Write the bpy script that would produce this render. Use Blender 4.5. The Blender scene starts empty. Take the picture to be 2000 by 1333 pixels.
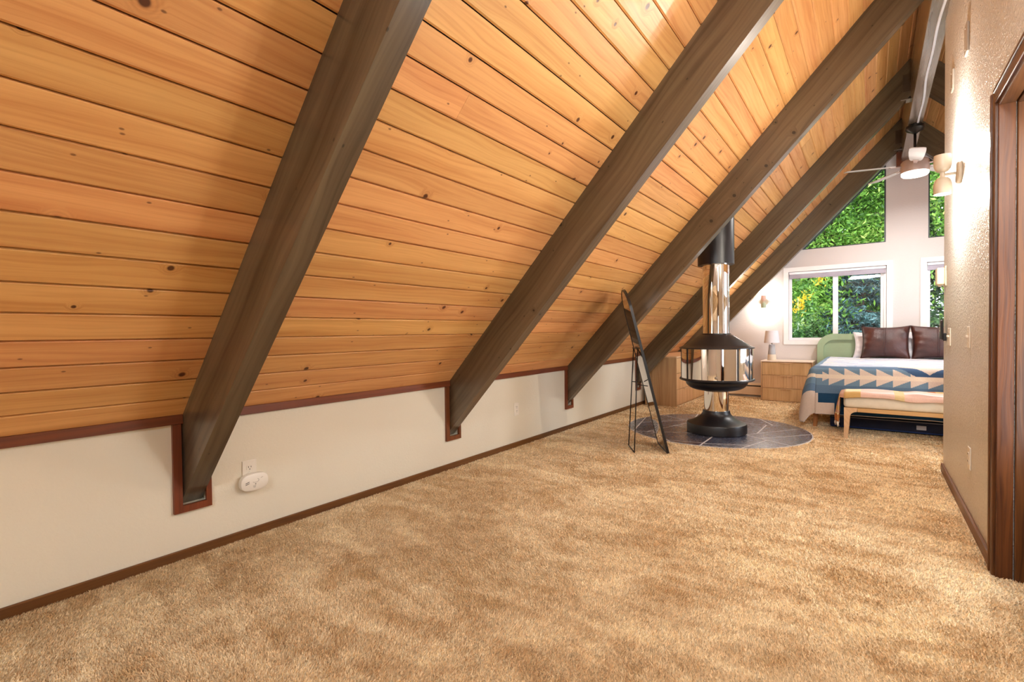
import bpy, bmesh, math, random
import numpy as np
from mathutils import Vector, Matrix
from mathutils.geometry import tessellate_polygon

random.seed(7)
rng = np.random.default_rng(7)
SC = bpy.context.scene
COL = SC.collection
R = math.radians

# ------------------------------------------------------------------ camera, world, sun, large lights, exposure
cam_d = bpy.data.cameras.new('camera')
cam_d.sensor_width = 36.0
cam_d.lens = 945.852 * 36.0 / 2000.0
cam_d.clip_start = 0.05
cam_d.clip_end = 200
cam = bpy.data.objects.new('camera', cam_d)
COL.objects.link(cam)
CAMH = 1.075
_y, _p, _r = R(36.454), R(-1.073), R(-0.686)
_F = Vector((-math.sin(_y) * math.cos(_p), math.cos(_y) * math.cos(_p), math.sin(_p)))
_R = Vector((math.cos(_y), math.sin(_y), 0))
_U = _R.cross(_F)
_R2 = _R * math.cos(_r) + _U * math.sin(_r)
_U2 = -_R * math.sin(_r) + _U * math.cos(_r)
m = Matrix.Identity(4)
for i in range(3):
    m[i][0], m[i][1], m[i][2] = _R2[i], _U2[i], -_F[i]
m[0][3], m[1][3], m[2][3] = 0, 0, CAMH
cam.matrix_world = m
SC.camera = cam

SC.view_settings.view_transform = 'Standard'
SC.view_settings.look = 'None'
SC.view_settings.exposure = 0.46
SC.view_settings.gamma = 1.0
SC.view_settings.use_curve_mapping = False
SC.cycles.use_denoising = True
SC.cycles.max_bounces = 10
SC.cycles.diffuse_bounces = 6
SC.cycles.glossy_bounces = 5
SC.cycles.transparent_max_bounces = 16
SC.cycles.sample_clamp_indirect = 6.0
SC.cycles.caustics_reflective = False
SC.cycles.caustics_refractive = False

world = bpy.data.worlds.new('world')
SC.world = world
world.use_nodes = True
wn = world.node_tree.nodes
bg = wn['Background']
bg.inputs[0].default_value = (0.78, 0.88, 1.0, 1)
bg.inputs[1].default_value = 2.6

def lamp(name, kind, loc, power, color, size=0.1, size_y=None, target=None, spread=None):
    d = bpy.data.lights.new(name, kind)
    d.energy = power
    d.color = color
    if kind == 'AREA':
        d.shape = 'RECTANGLE' if size_y else 'DISK'
        d.size = size
        if size_y:
            d.size_y = size_y
        if spread:
            d.spread = spread
    elif kind in ('POINT', 'SPOT'):
        d.shadow_soft_size = size
    elif kind == 'SUN':
        d.angle = size
    o = bpy.data.objects.new(name, d)
    COL.objects.link(o)
    o.location = loc
    if target is not None:
        o.rotation_euler = (Vector(target) - Vector(loc)).to_track_quat('-Z', 'Y').to_euler()
    return o

lamp('sun', 'SUN', (0, -6, 12), 3.2, (1.0, 0.95, 0.86), R(12), target=(0.8, 9, 0))
# added fill behind the camera and in the doorway, daylight in the wide part of the bedroom
lamp('gable_fill_light', 'AREA', (-0.1, -1.85, 3.0), 88, (0.86, 0.94, 1.0), 1.3, 0.8, target=(0.1, 3.6, 0.8))  # added fill; the gable behind the camera has no window
lamp('doorway_light', 'AREA', (0.66, 2.46, 1.25), 16, (0.92, 0.97, 1.0), 0.66, 1.5, target=(-3.0, 2.46, 1.25))  # added soft light in the opening, casts shade beside the near rafter
lamp('bedroom_window_light', 'AREA', (2.35, 6.25, 1.12), 52, (0.78, 0.88, 1.0), 1.7, 1.2, target=(-1.6, 6.3, 0.35))

# ------------------------------------------------------------------ dimensions
XL, XR, XC = -2.655, 0.44, 0.40            # knee wall, partition wall, ridge centre
YF, YB = 8.467, -2.0                       # far gable, wall behind the camera
ZC = 0.688                                 # board plane at the knee wall
ALPHA = R(46.74)
TA, CA, SA = math.tan(ALPHA), math.cos(ALPHA), math.sin(ALPHA)
DEP, WID = 0.265, 0.091                    # rafter size
RY = [-0.91, 0.92, 2.751, 4.587, 6.552, 8.326]
XLR = 2 * XC - XL                          # right knee wall
def roof_z(x):
    return ZC + TA * ((x if x <= XC else 2 * XC - x) - XL)

# ------------------------------------------------------------------ helpers
def new_obj(name, me, mat=None, parent=None):
    if mat is not None and len(me.materials) == 0:
        for mm in (mat if isinstance(mat, (list, tuple)) else [mat]):
            me.materials.append(mm)
    o = bpy.data.objects.new(name, me)
    COL.objects.link(o)
    if parent is not None:
        o.parent = parent
    return o

def root_of(o):
    while o.parent is not None:
        o = o.parent
    return o

def put(name, bm, mat, parent=None, smooth=False, world_coords=True):
    """link a bmesh given in world coordinates (or in the thing's own) as one mesh object"""
    if parent is not None and world_coords:
        rt = root_of(parent)
        bm.transform(Matrix.Translation(-Vector(rt.location)))
    bmesh.ops.recalc_face_normals(bm, faces=bm.faces[:])
    me = bpy.data.meshes.new(name)
    bm.to_mesh(me)
    bm.free()
    if smooth:
        me.shade_smooth() if smooth is True else me.set_sharp_from_angle(angle=smooth)
        if smooth is not True:
            me.polygons.foreach_set('use_smooth', [True] * len(me.polygons))
            me.set_sharp_from_angle(angle=smooth)
    return new_obj(name, me, mat, parent)

def thing(name, label, cat, loc=(0, 0, 0), group=None, kind=None):
    o = bpy.data.objects.new(name, None)
    COL.objects.link(o)
    o.location = loc
    o.empty_display_size = 0.1
    return tag(o, label, cat, group, kind)

def tag(o, label=None, cat=None, group=None, kind=None):
    if label: o['label'] = label
    if cat: o['category'] = cat
    if group: o['group'] = group
    if kind: o['kind'] = kind
    return o

def copy_tree(o, parent=None):
    c = o.copy()
    COL.objects.link(c)
    c.parent = parent
    for ch in list(o.children):
        copy_tree(ch, c)
    return c

def BM():
    return bmesh.new()

def add_box(bm, lo, hi, bevel=0.0, seg=1):
    r = bmesh.ops.create_cube(bm, size=1.0)
    vs = r['verts']
    lo, hi = Vector(lo), Vector(hi)
    c, s = (lo + hi) / 2, hi - lo
    for v in vs:
        v.co = Vector((v.co.x * s.x + c.x, v.co.y * s.y + c.y, v.co.z * s.z + c.z))
    if bevel > 0:
        es = {e for v in vs for e in v.link_edges}
        bmesh.ops.bevel(bm, geom=list(es), offset=bevel, segments=seg, profile=0.5, affect='EDGES')
    return bm

def box(lo, hi, bevel=0.0, seg=1):
    return add_box(BM(), lo, hi, bevel, seg)

def add_lathe(bm, prof, n=48, center=(0, 0, 0), cap=True):
    rings = []
    cx, cy, cz = center
    for r, z in prof:
        rings.append([bm.verts.new((cx + r * math.cos(2 * math.pi * k / n), cy + r * math.sin(2 * math.pi * k / n), cz + z)) for k in range(n)])
    for a, b in zip(rings, rings[1:]):
        for k in range(n):
            bm.faces.new((a[k], a[(k + 1) % n], b[(k + 1) % n], b[k]))
    if cap:
        bm.faces.new(rings[0][::-1])
        bm.faces.new(rings[-1])
    return bm

def add_tube(bm, pts, r, n=8, cap=True):
    pts = [Vector(p) for p in pts]
    rad = r if isinstance(r, (list, tuple)) else [r] * len(pts)
    rings = []
    prev = None
    for i, p in enumerate(pts):
        t = (pts[min(i + 1, len(pts) - 1)] - pts[max(i - 1, 0)]).normalized()
        if prev is None:
            u = t.orthogonal().normalized()
        else:
            u = (prev - t * prev.dot(t)).normalized()
        prev = u
        w = t.cross(u)
        rings.append([bm.verts.new(p + (u * math.cos(2 * math.pi * k / n) + w * math.sin(2 * math.pi * k / n)) * rad[i]) for k in range(n)])
    for a, b in zip(rings, rings[1:]):
        for k in range(n):
            bm.faces.new((a[k], a[(k + 1) % n], b[(k + 1) % n], b[k]))
    if cap:
        bm.faces.new(rings[0][::-1])
        bm.faces.new(rings[-1])
    return bm

def add_prism(bm, poly, axis, a, b, holes=()):
    """poly and holes: 2-D loops; axis: the direction they are extruded in, from a to b. 0: (y,z) 1: (x,z) 2: (x,y)"""
    def P(p, t):
        return {0: (t, p[0], p[1]), 1: (p[0], t, p[1]), 2: (p[0], p[1], t)}[axis]
    loops = [list(poly)] + [list(h) for h in holes]
    flat = [p for l in loops for p in l]
    va = [bm.verts.new(P(p, a)) for p in flat]
    vb = [bm.verts.new(P(p, b)) for p in flat]
    if holes:
        for t in tessellate_polygon([[Vector((p[0], p[1], 0)) for p in l] for l in loops]):
            bm.faces.new([va[i] for i in t])
            bm.faces.new([vb[i] for i in t][::-1])
    else:
        bm.faces.new(va)
        bm.faces.new(vb[::-1])
    i0 = 0
    for l in loops:
        n = len(l)
        for k in range(n):
            i, j = i0 + k, i0 + (k + 1) % n
            bm.faces.new((va[i], va[j], vb[j], vb[i]))
        i0 += n
    return bm

def prism(poly, axis, a, b, holes=()):
    return add_prism(BM(), poly, axis, a, b, holes)

def bevel_all(bm, w, seg=1, angle=0.5):
    es = [e for e in bm.edges if len(e.link_faces) == 2 and e.calc_face_angle(0) > angle]
    bmesh.ops.bevel(bm, geom=es, offset=w, segments=seg, profile=0.5, affect='EDGES')
    return bm

def rounded_rect(x0, z0, x1, z1, r, n=8, corners=(1, 1, 1, 1)):
    pts = []
    cs = [(x1 - r, z1 - r, 0, x1, z1), (x0 + r, z1 - r, 90, x0, z1), (x0 + r, z0 + r, 180, x0, z0), (x1 - r, z0 + r, 270, x1, z0)]
    for i, (cx, cz, a0, px, pz) in enumerate(cs):
        if corners[i]:
            for k in range(n + 1):
                a = R(a0 + 90 * k / n)
                pts.append((cx + r * math.cos(a), cz + r * math.sin(a)))
        else:
            pts.append((px, pz))
    return pts

def mesh_np(name, verts, faces, mat, parent=None, smooth=False):
    """verts (n,3); faces: an (m,k) int array, all of one size"""
    verts = np.asarray(verts, dtype=np.float32)
    faces = np.asarray(faces, dtype=np.int32)
    me = bpy.data.meshes.new(name)
    k = faces.shape[1]
    me.vertices.add(len(verts))
    me.vertices.foreach_set('co', verts.ravel())
    me.loops.add(faces.size)
    me.loops.foreach_set('vertex_index', faces.ravel())
    me.polygons.add(len(faces))
    me.polygons.foreach_set('loop_start', np.arange(0, faces.size, k, dtype=np.int32))
    if smooth:
        me.polygons.foreach_set('use_smooth', np.ones(len(faces), dtype=bool))
    me.update(calc_edges=True)
    me.validate()
    return new_obj(name, me, mat, parent)

# ------------------------------------------------------------------ materials
class NT:
    def __init__(self, name):
        self.m = bpy.data.materials.new(name)
        self.m.use_nodes = True
        self.t = self.m.node_tree
        self.b = self.t.nodes['Principled BSDF']
        self.out = self.t.nodes['Material Output']
    def n(self, typ, **kw):
        nd = self.t.nodes.new(typ)
        for k, v in kw.items():
            setattr(nd, k, v)
        return nd
    def link(self, a, b):
        self.t.links.new(a, b)
    def val(self, sock, v):
        if hasattr(v, 'is_output') or isinstance(v, bpy.types.NodeSocket):
            self.link(v, sock)
        else:
            sock.default_value = v
    def math(self, op, a, b=None, c=None, clamp=False):
        nd = self.n('ShaderNodeMath', operation=op, use_clamp=clamp)
        self.val(nd.inputs[0], a)
        if b is not None: self.val(nd.inputs[1], b)
        if c is not None: self.val(nd.inputs[2], c)
        return nd.outputs[0]
    def vmath(self, op, a, b=None):
        nd = self.n('ShaderNodeVectorMath', operation=op)
        self.val(nd.inputs[0], a)
        if b is not None: self.val(nd.inputs[1], b)
        return nd.outputs[0]
    def smooth(self, v, a, b):
        nd = self.n('ShaderNodeMapRange', interpolation_type='SMOOTHSTEP')
        self.val(nd.inputs[0], v)
        nd.inputs[1].default_value, nd.inputs[2].default_value = a, b
        return nd.outputs[0]
    def range(self, v, a, b, c, d):
        nd = self.n('ShaderNodeMapRange')
        self.val(nd.inputs[0], v)
        for i, x in enumerate((a, b, c, d)):
            nd.inputs[i + 1].default_value = x
        return nd.outputs[0]
    def mix(self, f, a, b, blend='MIX'):
        nd = self.n('ShaderNodeMix', data_type='RGBA', blend_type=blend)
        self.val(nd.inputs[0], f)
        self.val(nd.inputs[6], a if not isinstance(a, tuple) else (*a[:3], 1))
        self.val(nd.inputs[7], b if not isinstance(b, tuple) else (*b[:3], 1))
        return nd.outputs[2]
    def noise(self, vec, scale, detail=3.0, rough=0.5, dist=0.0):
        nd = self.n('ShaderNodeTexNoise')
        if vec is not None: self.link(vec, nd.inputs['Vector'])
        nd.inputs['Scale'].default_value = scale
        nd.inputs['Detail'].default_value = detail
        nd.inputs['Roughness'].default_value = rough
        nd.inputs['Distortion'].default_value = dist
        return nd.outputs[0]
    def voronoi(self, vec, scale, feature='F1', dims='3D'):
        nd = self.n('ShaderNodeTexVoronoi', feature=feature, voronoi_dimensions=dims)
        if vec is not None: self.link(vec, nd.inputs['Vector'])
        nd.inputs['Scale'].default_value = scale
        return nd
    def coords(self, kind='Object'):
        return self.n('ShaderNodeTexCoord').outputs[kind]
    def scale(self, vec, s):
        return self.vmath('MULTIPLY', vec, s)
    def bump(self, h, strength=0.3, dist=0.01):
        nd = self.n('ShaderNodeBump')
        nd.inputs['Strength'].default_value = strength
        nd.inputs['Distance'].default_value = dist
        self.link(h, nd.inputs['Height'])
        self.link(nd.outputs[0], self.b.inputs['Normal'])
    def base(self, c): self.val(self.b.inputs['Base Color'], c if not isinstance(c, tuple) else (*c[:3], 1))
    def set(self, **kw):
        names = dict(rough='Roughness', metal='Metallic', spec='Specular IOR Level', coat='Coat Weight', coat_rough='Coat Roughness',
                     trans='Transmission Weight', sheen='Sheen Weight', emit='Emission Strength')
        for k, v in kw.items():
            self.val(self.b.inputs[names[k]], v)
        return self

def srgb(r, g, b):
    f = lambda c: (c / 255 / 12.92) if c / 255 <= 0.04045 else ((c / 255 + 0.055) / 1.055) ** 2.4
    return (f(r), f(g), f(b))

def plain(name, c, rough=0.5, metal=0.0, spec=0.5, coat=0.0, noise=0.06, nscale=14, bump=0.0, bscale=60):
    t = NT(name)
    co = t.coords()
    nz = t.noise(co, nscale, 3)
    f = t.range(nz, 0.3, 0.7, 1 - noise, 1 + noise)
    v = t.n('ShaderNodeVectorMath', operation='SCALE')
    v.inputs[0].default_value = c
    t.link(f, v.inputs['Scale'])
    t.base(v.outputs[0])
    t.set(rough=rough, metal=metal, spec=spec, coat=coat)
    if bump > 0:
        t.bump(t.noise(co, bscale, 3), bump, 0.004)
    return t.m

def wood(name, light, dark, along='X', rough=0.45, gscale=1.0, knots=0.0, knot_col=(0.05, 0.015, 0.005), tint=0.16, spec=0.5, coat=0.0, streak=0.5, randomize=True):
    """grain runs along the object's own axis ALONG; each object gets its own cut of the wood"""
    t = NT(name)
    co = t.coords()
    sep = t.n('ShaderNodeSeparateXYZ')
    t.link(co, sep.inputs[0])
    ax = {'X': (0, 1, 2), 'Y': (1, 0, 2), 'Z': (2, 0, 1)}[along]
    rnd = t.n('ShaderNodeObjectInfo').outputs['Random']
    X, Y, Z = (sep.outputs[i] for i in ax)
    if randomize:
        X = t.math('ADD', X, t.math('MULTIPLY', rnd, 91.0))
        Y = t.math('ADD', Y, t.math('MULTIPLY', rnd, 37.3))
    def comb(x, y, z):
        c = t.n('ShaderNodeCombineXYZ')
        t.val(c.inputs[0], x); t.val(c.inputs[1], y); t.val(c.inputs[2], z)
        return c.outputs[0]
    YZ = t.math('ADD', Y, t.math('MULTIPLY', Z, 0.83))
    warp = t.noise(comb(t.math('MULTIPLY', X, 1.1), t.math('MULTIPLY', YZ, 5.0), 0.0), 1.0, 2)
    yy = t.math('ADD', YZ, t.math('MULTIPLY', warp, 0.10))
    kmask = None
    if knots > 0:
        kv = t.voronoi(comb(X, YZ, 0.0), 3.1, dims='2D')
        kd, kc = kv.outputs['Distance'], kv.outputs['Color']
        ks = t.n('ShaderNodeSeparateColor')
        t.link(kc, ks.inputs[0])
        keep = t.math('GREATER_THAN', ks.outputs[0], 1.0 - knots)
        size = t.range(ks.outputs[1], 0, 1, 0.020, 0.058)
        rel = t.math('DIVIDE', kd, size)
        core = t.math('MULTIPLY', keep, t.math('SUBTRACT', 1.0, t.smooth(rel, 0.55, 1.0)))
        halo = t.math('MULTIPLY', keep, t.math('SUBTRACT', 1.0, t.smooth(rel, 0.9, 3.2)))
        ring = t.math('MULTIPLY', halo, t.range(t.math('SINE', t.math('MULTIPLY', rel, 9.0)), -1, 1, 0.0, 1.0))
        yy = t.math('ADD', yy, t.math('MULTIPLY', halo, 0.035))
        kmask = (core, halo, ring)
    g1 = t.noise(comb(t.math('MULTIPLY', X, 0.55 * gscale), t.math('MULTIPLY', yy, 13.0 * gscale), 0.0), 1.0, 4, 0.6)
    g2 = t.noise(comb(t.math('MULTIPLY', X, 2.0 * gscale), t.math('MULTIPLY', yy, 75.0 * gscale), 0.0), 1.0, 3, 0.6)
    wv = t.math('SINE', t.math('MULTIPLY', t.math('ADD', yy, t.math('MULTIPLY', g1, 0.12)), 190.0 * gscale))
    f = t.math('ADD', t.math('MULTIPLY', t.smooth(g1, 0.33, 0.72), streak), t.math('MULTIPLY', t.smooth(g2, 0.4, 0.75), 0.30))
    f = t.math('ADD', f, t.math('MULTIPLY', t.smooth(wv, 0.2, 1.0), 0.16), clamp=True)
    col = t.mix(f, light, dark)
    if kmask:
        col = t.mix(t.math('MULTIPLY', kmask[2], 0.28), col, tuple(c * 0.6 for c in dark))
        col = t.mix(t.math('MULTIPLY', kmask[1], 0.18), col, dark)
        col = t.mix(kmask[0], col, knot_col)
        # small dark flecks
        sv = t.voronoi(comb(t.math('MULTIPLY', X, 0.55), YZ, 0.0), 15.0, dims='2D')
        ss = t.n('ShaderNodeSeparateColor')
        t.link(sv.outputs['Color'], ss.inputs[0])
        sp = t.math('MULTIPLY', t.math('GREATER_THAN', ss.outputs[0], 0.90), t.math('SUBTRACT', 1.0, t.smooth(sv.outputs['Distance'], 0.03, 0.075)))
        col = t.mix(t.math('MULTIPLY', sp, 0.75), col, knot_col)
    if tint > 0:
        hs = t.n('ShaderNodeHueSaturation')
        t.link(col, hs.inputs['Color'])
        r2 = t.math('FRACT', t.math('MULTIPLY', rnd, 17.31))
        t.link(t.range(rnd, 0, 1, 1 - tint, 1 + tint), hs.inputs['Value'])
        t.link(t.range(r2, 0, 1, 0.492, 0.508), hs.inputs['Hue'])
        col = hs.outputs[0]
    t.base(col)
    t.set(rough=t.range(g2, 0.3, 0.7, rough - 0.05, rough + 0.08), spec=spec, coat=coat, coat_rough=0.2)
    t.bump(t.math('ADD', g2, t.math('MULTIPLY', g1, 0.5)), 0.12, 0.003)
    return t.m

def plaster(name, c, amount=0.35, scale=55, rough=0.6, spec=0.4):
    t = NT(name)
    co = t.coords()
    a = t.noise(co, scale, 3, 0.55, 0.6)
    b = t.noise(co, scale * 2.7, 2)
    h = t.math('ADD', t.smooth(a, 0.42, 0.62), t.math('MULTIPLY', b, 0.3))
    big = t.noise(co, 1.3, 2)
    col = t.mix(t.range(big, 0.3, 0.7, 0, 1), tuple(x * 0.97 for x in c), tuple(min(1, x * 1.02) for x in c))
    t.base(col)
    t.set(rough=rough, spec=spec)
    t.bump(h, amount, 0.010)
    return t.m

M = {}
M['board'] = wood('pine_board', srgb(230, 176, 112), srgb(194, 128, 70), 'X', rough=0.36, knots=0.5, knot_col=(0.10, 0.03, 0.010), tint=0.09, streak=0.55)
M['board_gap'] = plain('board_gap_dark', srgb(44, 20, 8), 0.9)
M['rafter'] = wood('dark_stained_beam', srgb(106, 92, 70), srgb(64, 51, 36), 'X', rough=0.33, gscale=0.7, knots=0.35, knot_col=(0.012, 0.008, 0.005), tint=0.05, streak=0.7, coat=0.5)
M['trim'] = wood('red_brown_trim', srgb(124, 68, 36), srgb(80, 40, 18), 'Y', rough=0.35, tint=0.05)
M['trim_z'] = wood('red_brown_trim_upright', srgb(126, 66, 34), srgb(80, 38, 16), 'Z', rough=0.35, tint=0.05)
M['baseboard'] = wood('dark_oak_baseboard', srgb(122, 78, 36), srgb(66, 34, 14), 'Y', rough=0.4, tint=0.04)
M['door'] = wood('dark_oak_door_wood', srgb(112, 64, 32), srgb(56, 24, 10), 'Z', rough=0.33, gscale=1.6, tint=0.1, streak=0.8)
M['door_y'] = wood('dark_oak_head', srgb(116, 72, 38), srgb(64, 32, 14), 'Y', rough=0.33, gscale=1.6, tint=0.06, streak=0.7)
M['wall_l'] = plaster('cream_wall_paint', srgb(232, 225, 206), 0.10, 70, 0.55)
M['wall_r'] = plaster('textured_white_wall', srgb(238, 236, 231), 0.85, 62, 0.36, 0.5)
M['wall_f'] = plaster('gable_wall_paint', srgb(214, 206, 203), 0.12, 60, 0.6)
M['white_trim'] = plain('white_window_paint', srgb(240, 238, 238), 0.4, noise=0.02)
M['vinyl'] = plain('white_vinyl', srgb(244, 244, 248), 0.3, noise=0.02)
M['plastic'] = plain('white_plastic', srgb(240, 234, 222), 0.35, noise=0.02)
M['ivory'] = plain('ivory_plastic', srgb(240, 228, 200), 0.4, noise=0.02)
M['grey_plate'] = plain('grey_plate', srgb(176, 166, 154), 0.4, noise=0.03)
M['slot'] = plain('dark_slot', (0.012, 0.011, 0.01), 0.6)
M['grey_mark'] = plain('grey_print', srgb(150, 140, 128), 0.6)
M['black_metal'] = plain('matt_black_metal', (0.009, 0.008, 0.010), 0.36, spec=0.5, bump=0.06, bscale=180)
M['black_wire'] = plain('black_wire', (0.010, 0.010, 0.010), 0.35)
M['chrome'] = plain('chrome', (0.92, 0.90, 0.87), 0.035, metal=1.0, noise=0.01)
M['steel'] = plain('brushed_grey_steel', (0.45, 0.42, 0.38), 0.35, metal=1.0)
M['hanger'] = plain('dark_painted_steel', srgb(84, 72, 58), 0.35, metal=0.4)
M['gloss_back'] = plain('glossy_mirror_back', (0.62, 0.62, 0.64), 0.03, metal=1.0, noise=0.02)
M['mirror'] = plain('mirror_glass', (0.9, 0.9, 0.9), 0.01, metal=1.0, noise=0.0)
M['sconce'] = plain('pale_sconce_metal', srgb(214, 204, 186), 0.35, noise=0.02)
M['sconce_pink'] = plain('pink_cup', srgb(226, 190, 176), 0.4, noise=0.02)
M['sconce_green'] = plain('sage_cup', srgb(176, 190, 164), 0.4, noise=0.02)
M['fan_metal'] = plain('fan_brushed_metal', srgb(196, 176, 168), 0.35, metal=0.3, noise=0.03)
M['fan_dark'] = plain('fan_dark_metal', (0.03, 0.026, 0.022), 0.35, metal=0.6)
M['fan_blade'] = plain('fan_blade', srgb(206, 200, 196), 0.3, noise=0.03)
M['conduit'] = plain('white_cable_cover', srgb(214, 216, 222), 0.4, noise=0.03)
M['sage'] = plain('sage_green_paint', srgb(158, 178, 142), 0.45, noise=0.03)
M['oak'] = wood('light_oak', srgb(216, 178, 132), srgb(184, 140, 92), 'Z', rough=0.5, gscale=1.2, tint=0.04, streak=0.5)
M['oak_side'] = wood('light_oak_side', srgb(210, 172, 130), srgb(172, 132, 92), 'Z', rough=0.5, gscale=0.9, tint=0.04, streak=0.9)
M['oak_top'] = wood('light_oak_top', srgb(226, 194, 152), srgb(200, 162, 118), 'Y', rough=0.45, gscale=1.2, tint=0.03)
M['pale_top'] = plain('pale_bedside_top', srgb(238, 222, 204), 0.4, noise=0.02)
M['bench_wood'] = wood('bench_ash', srgb(222, 180, 126), srgb(190, 142, 88), 'X', rough=0.45, tint=0.03)
M['bed_leg'] = wood('bed_leg_wood', srgb(190, 128, 80), srgb(140, 84, 44), 'Z', rough=0.45, tint=0.03)
M['cream_fabric'] = plain('cream_cushion', srgb(226, 218, 200), 0.9, spec=0.2, bump=0.15, bscale=400)
M['white_fabric'] = plain('white_linen', srgb(236, 232, 236), 0.9, spec=0.2, bump=0.2, bscale=50)
M['navy_bag'] = plain('navy_bag_fabric', srgb(24, 30, 58), 0.7)
M['navy_edge'] = plain('blue_bag_edge', srgb(38, 62, 120), 0.6)
M['bag_tag'] = plain('pale_bag_tag', srgb(214, 214, 224), 0.5)
M['piping'] = plain('grey_piping', srgb(150, 146, 150), 0.7)
M['heater'] = plain('cream_heater_enamel', srgb(232, 214, 190), 0.4, noise=0.02)
M['lamp_grey'] = plain('grey_glaze', srgb(176, 178, 182), 0.4)
M['lamp_sand'] = plain('sand_glaze', srgb(226, 212, 192), 0.5)
M['shade'] = plain('white_lamp_shade', srgb(236, 234, 240), 0.8, noise=0.02)
M['blind'] = plain('lavender_grey_blind', srgb(170, 164, 176), 0.6)
M['grout'] = plain('pale_grout', srgb(206, 200, 198), 0.8, noise=0.1, nscale=40)
M['tassel'] = plain('white_tassel', srgb(236, 226, 210), 0.9)
M['win_frame_dark'] = plain('dark_window_gasket', srgb(52, 66, 66), 0.4)

def glass_mat():
    t = NT('window_glass')
    tr = t.n('ShaderNodeBsdfTransparent')
    gl = t.n('ShaderNodeBsdfGlossy')
    gl.inputs['Roughness'].default_value = 0.0
    fr = t.n('ShaderNodeFresnel')
    fr.inputs['IOR'].default_value = 1.35
    mx = t.n('ShaderNodeMixShader')
    t.link(fr.outputs[0], mx.inputs[0]); t.link(tr.outputs[0], mx.inputs[1]); t.link(gl.outputs[0], mx.inputs[2])
    t.link(mx.outputs[0], t.out.inputs['Surface'])
    return t.m
M['glass'] = glass_mat()

def emit_mat(name, c, s):
    t = NT(name)
    t.base((0.9, 0.9, 0.9))
    t.b.inputs['Emission Color'].default_value = (*c, 1)
    t.b.inputs['Emission Strength'].default_value = s
    return t.m
M['bulb'] = emit_mat('lit_bulb', (1.0, 0.86, 0.62), 14)
M['lens'] = emit_mat('lit_fan_lens', (1.0, 0.93, 0.84), 6)

def slate_mat():
    t = NT('slate_tile')
    co = t.coords('Object')
    rnd = t.n('ShaderNodeObjectInfo').outputs['Random']
    add = t.n('ShaderNodeVectorMath', operation='ADD')
    t.link(co, add.inputs[0])
    sc = t.n('ShaderNodeCombineXYZ')
    t.link(t.math('MULTIPLY', rnd, 40.0), sc.inputs[0])
    t.link(sc.outputs[0], add.inputs[1])
    a = t.noise(add.outputs[0], 4.5, 4, 0.6, 0.8)
    b = t.noise(add.outputs[0], 40, 3)
    cr = t.n('ShaderNodeValToRGB')
    t.link(t.math('ADD', t.math('MULTIPLY', a, 0.25), t.math('MULTIPLY', rnd, 0.75)), cr.inputs[0])
    e = cr.color_ramp.elements
    e[0].position, e[0].color = 0.25, (*srgb(62, 64, 80), 1)
    e[1].position, e[1].color = 0.8, (*srgb(112, 112, 116), 1)
    x = e.new(0.5); x.color = (*srgb(82, 83, 96), 1)
    t.base(cr.outputs[0])
    t.set(rough=t.range(b, 0.3, 0.7, 0.18, 0.34), spec=0.6)
    t.bump(t.math('ADD', a, t.math('MULTIPLY', b, 0.3)), 0.25, 0.006)
    return t.m
M['slate'] = slate_mat()

def leather_mat():
    t = NT('brown_leather')
    co = t.coords()
    a = t.noise(co, 5, 3)
    v = t.voronoi(co, 260)
    t.base(t.mix(t.range(a, 0.3, 0.7, 0, 1), srgb(46, 21, 20), srgb(80, 39, 30)))
    t.set(rough=0.32, spec=0.6)
    t.bump(t.math('ADD', t.noise(co, 16, 3, 0.5, 1.0), t.math('MULTIPLY', v.outputs[0], 0.25)), 0.4, 0.012)
    return t.m
M['leather'] = leather_mat()

def vcol_fabric(name, bump=0.25, bscale=70):
    t = NT(name)
    at = t.n('ShaderNodeAttribute')
    at.attribute_name = 'dye'
    co = t.coords()
    nz = t.noise(co, 160, 2)
    t.base(t.mix(t.range(nz, 0.3, 0.7, 0, 0.22), at.outputs['Color'], (0.5, 0.5, 0.52), 'MULTIPLY'))
    t.set(rough=0.9, spec=0.2, sheen=0.1)
    t.bump(t.noise(co, bscale, 2), bump, 0.006)
    return t.m
M['quilt'] = vcol_fabric('pieced_quilt_cotton')
M['throw'] = vcol_fabric('plaid_throw_wool', 0.3, 120)

def carpet_mat(name, island):
    t = NT(name)
    co = t.coords()
    big = t.noise(co, 2.1, 3, 0.55, 0.7)
    st = t.noise(t.scale(co, (1.3, 3.6, 1.0)), 1.6, 3, 0.5, 1.2)
    mid = t.noise(co, 14, 3)
    fine = t.noise(co, 90, 2)
    f = t.math('ADD', t.math('MULTIPLY', t.smooth(big, 0.36, 0.64), 0.35), t.math('MULTIPLY', t.smooth(st, 0.4, 0.6), 0.35))
    f = t.math('ADD', f, t.math('MULTIPLY', t.smooth(mid, 0.35, 0.65), 0.25))
    f = t.math('ADD', f, t.math('MULTIPLY', fine, 0.1), clamp=True)
    col = t.mix(f, srgb(208, 174, 126), srgb(248, 231, 196))
    if island:
        rp = t.n('ShaderNodeNewGeometry').outputs['Random Per Island']
        hs = t.n('ShaderNodeHueSaturation')
        t.link(col, hs.inputs['Color'])
        t.link(t.range(rp, 0, 1, 0.70, 1.22), hs.inputs['Value'])
        col = hs.outputs[0]
    t.base(col)
    t.set(rough=0.95, spec=0.1, sheen=0.15)
    t.bump(t.math('ADD', fine, mid), 0.5, 0.01)
    return t.m
M['carpet'] = carpet_mat('tan_carpet_backing', False)
M['pile'] = carpet_mat('tan_carpet_pile', True)

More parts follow.
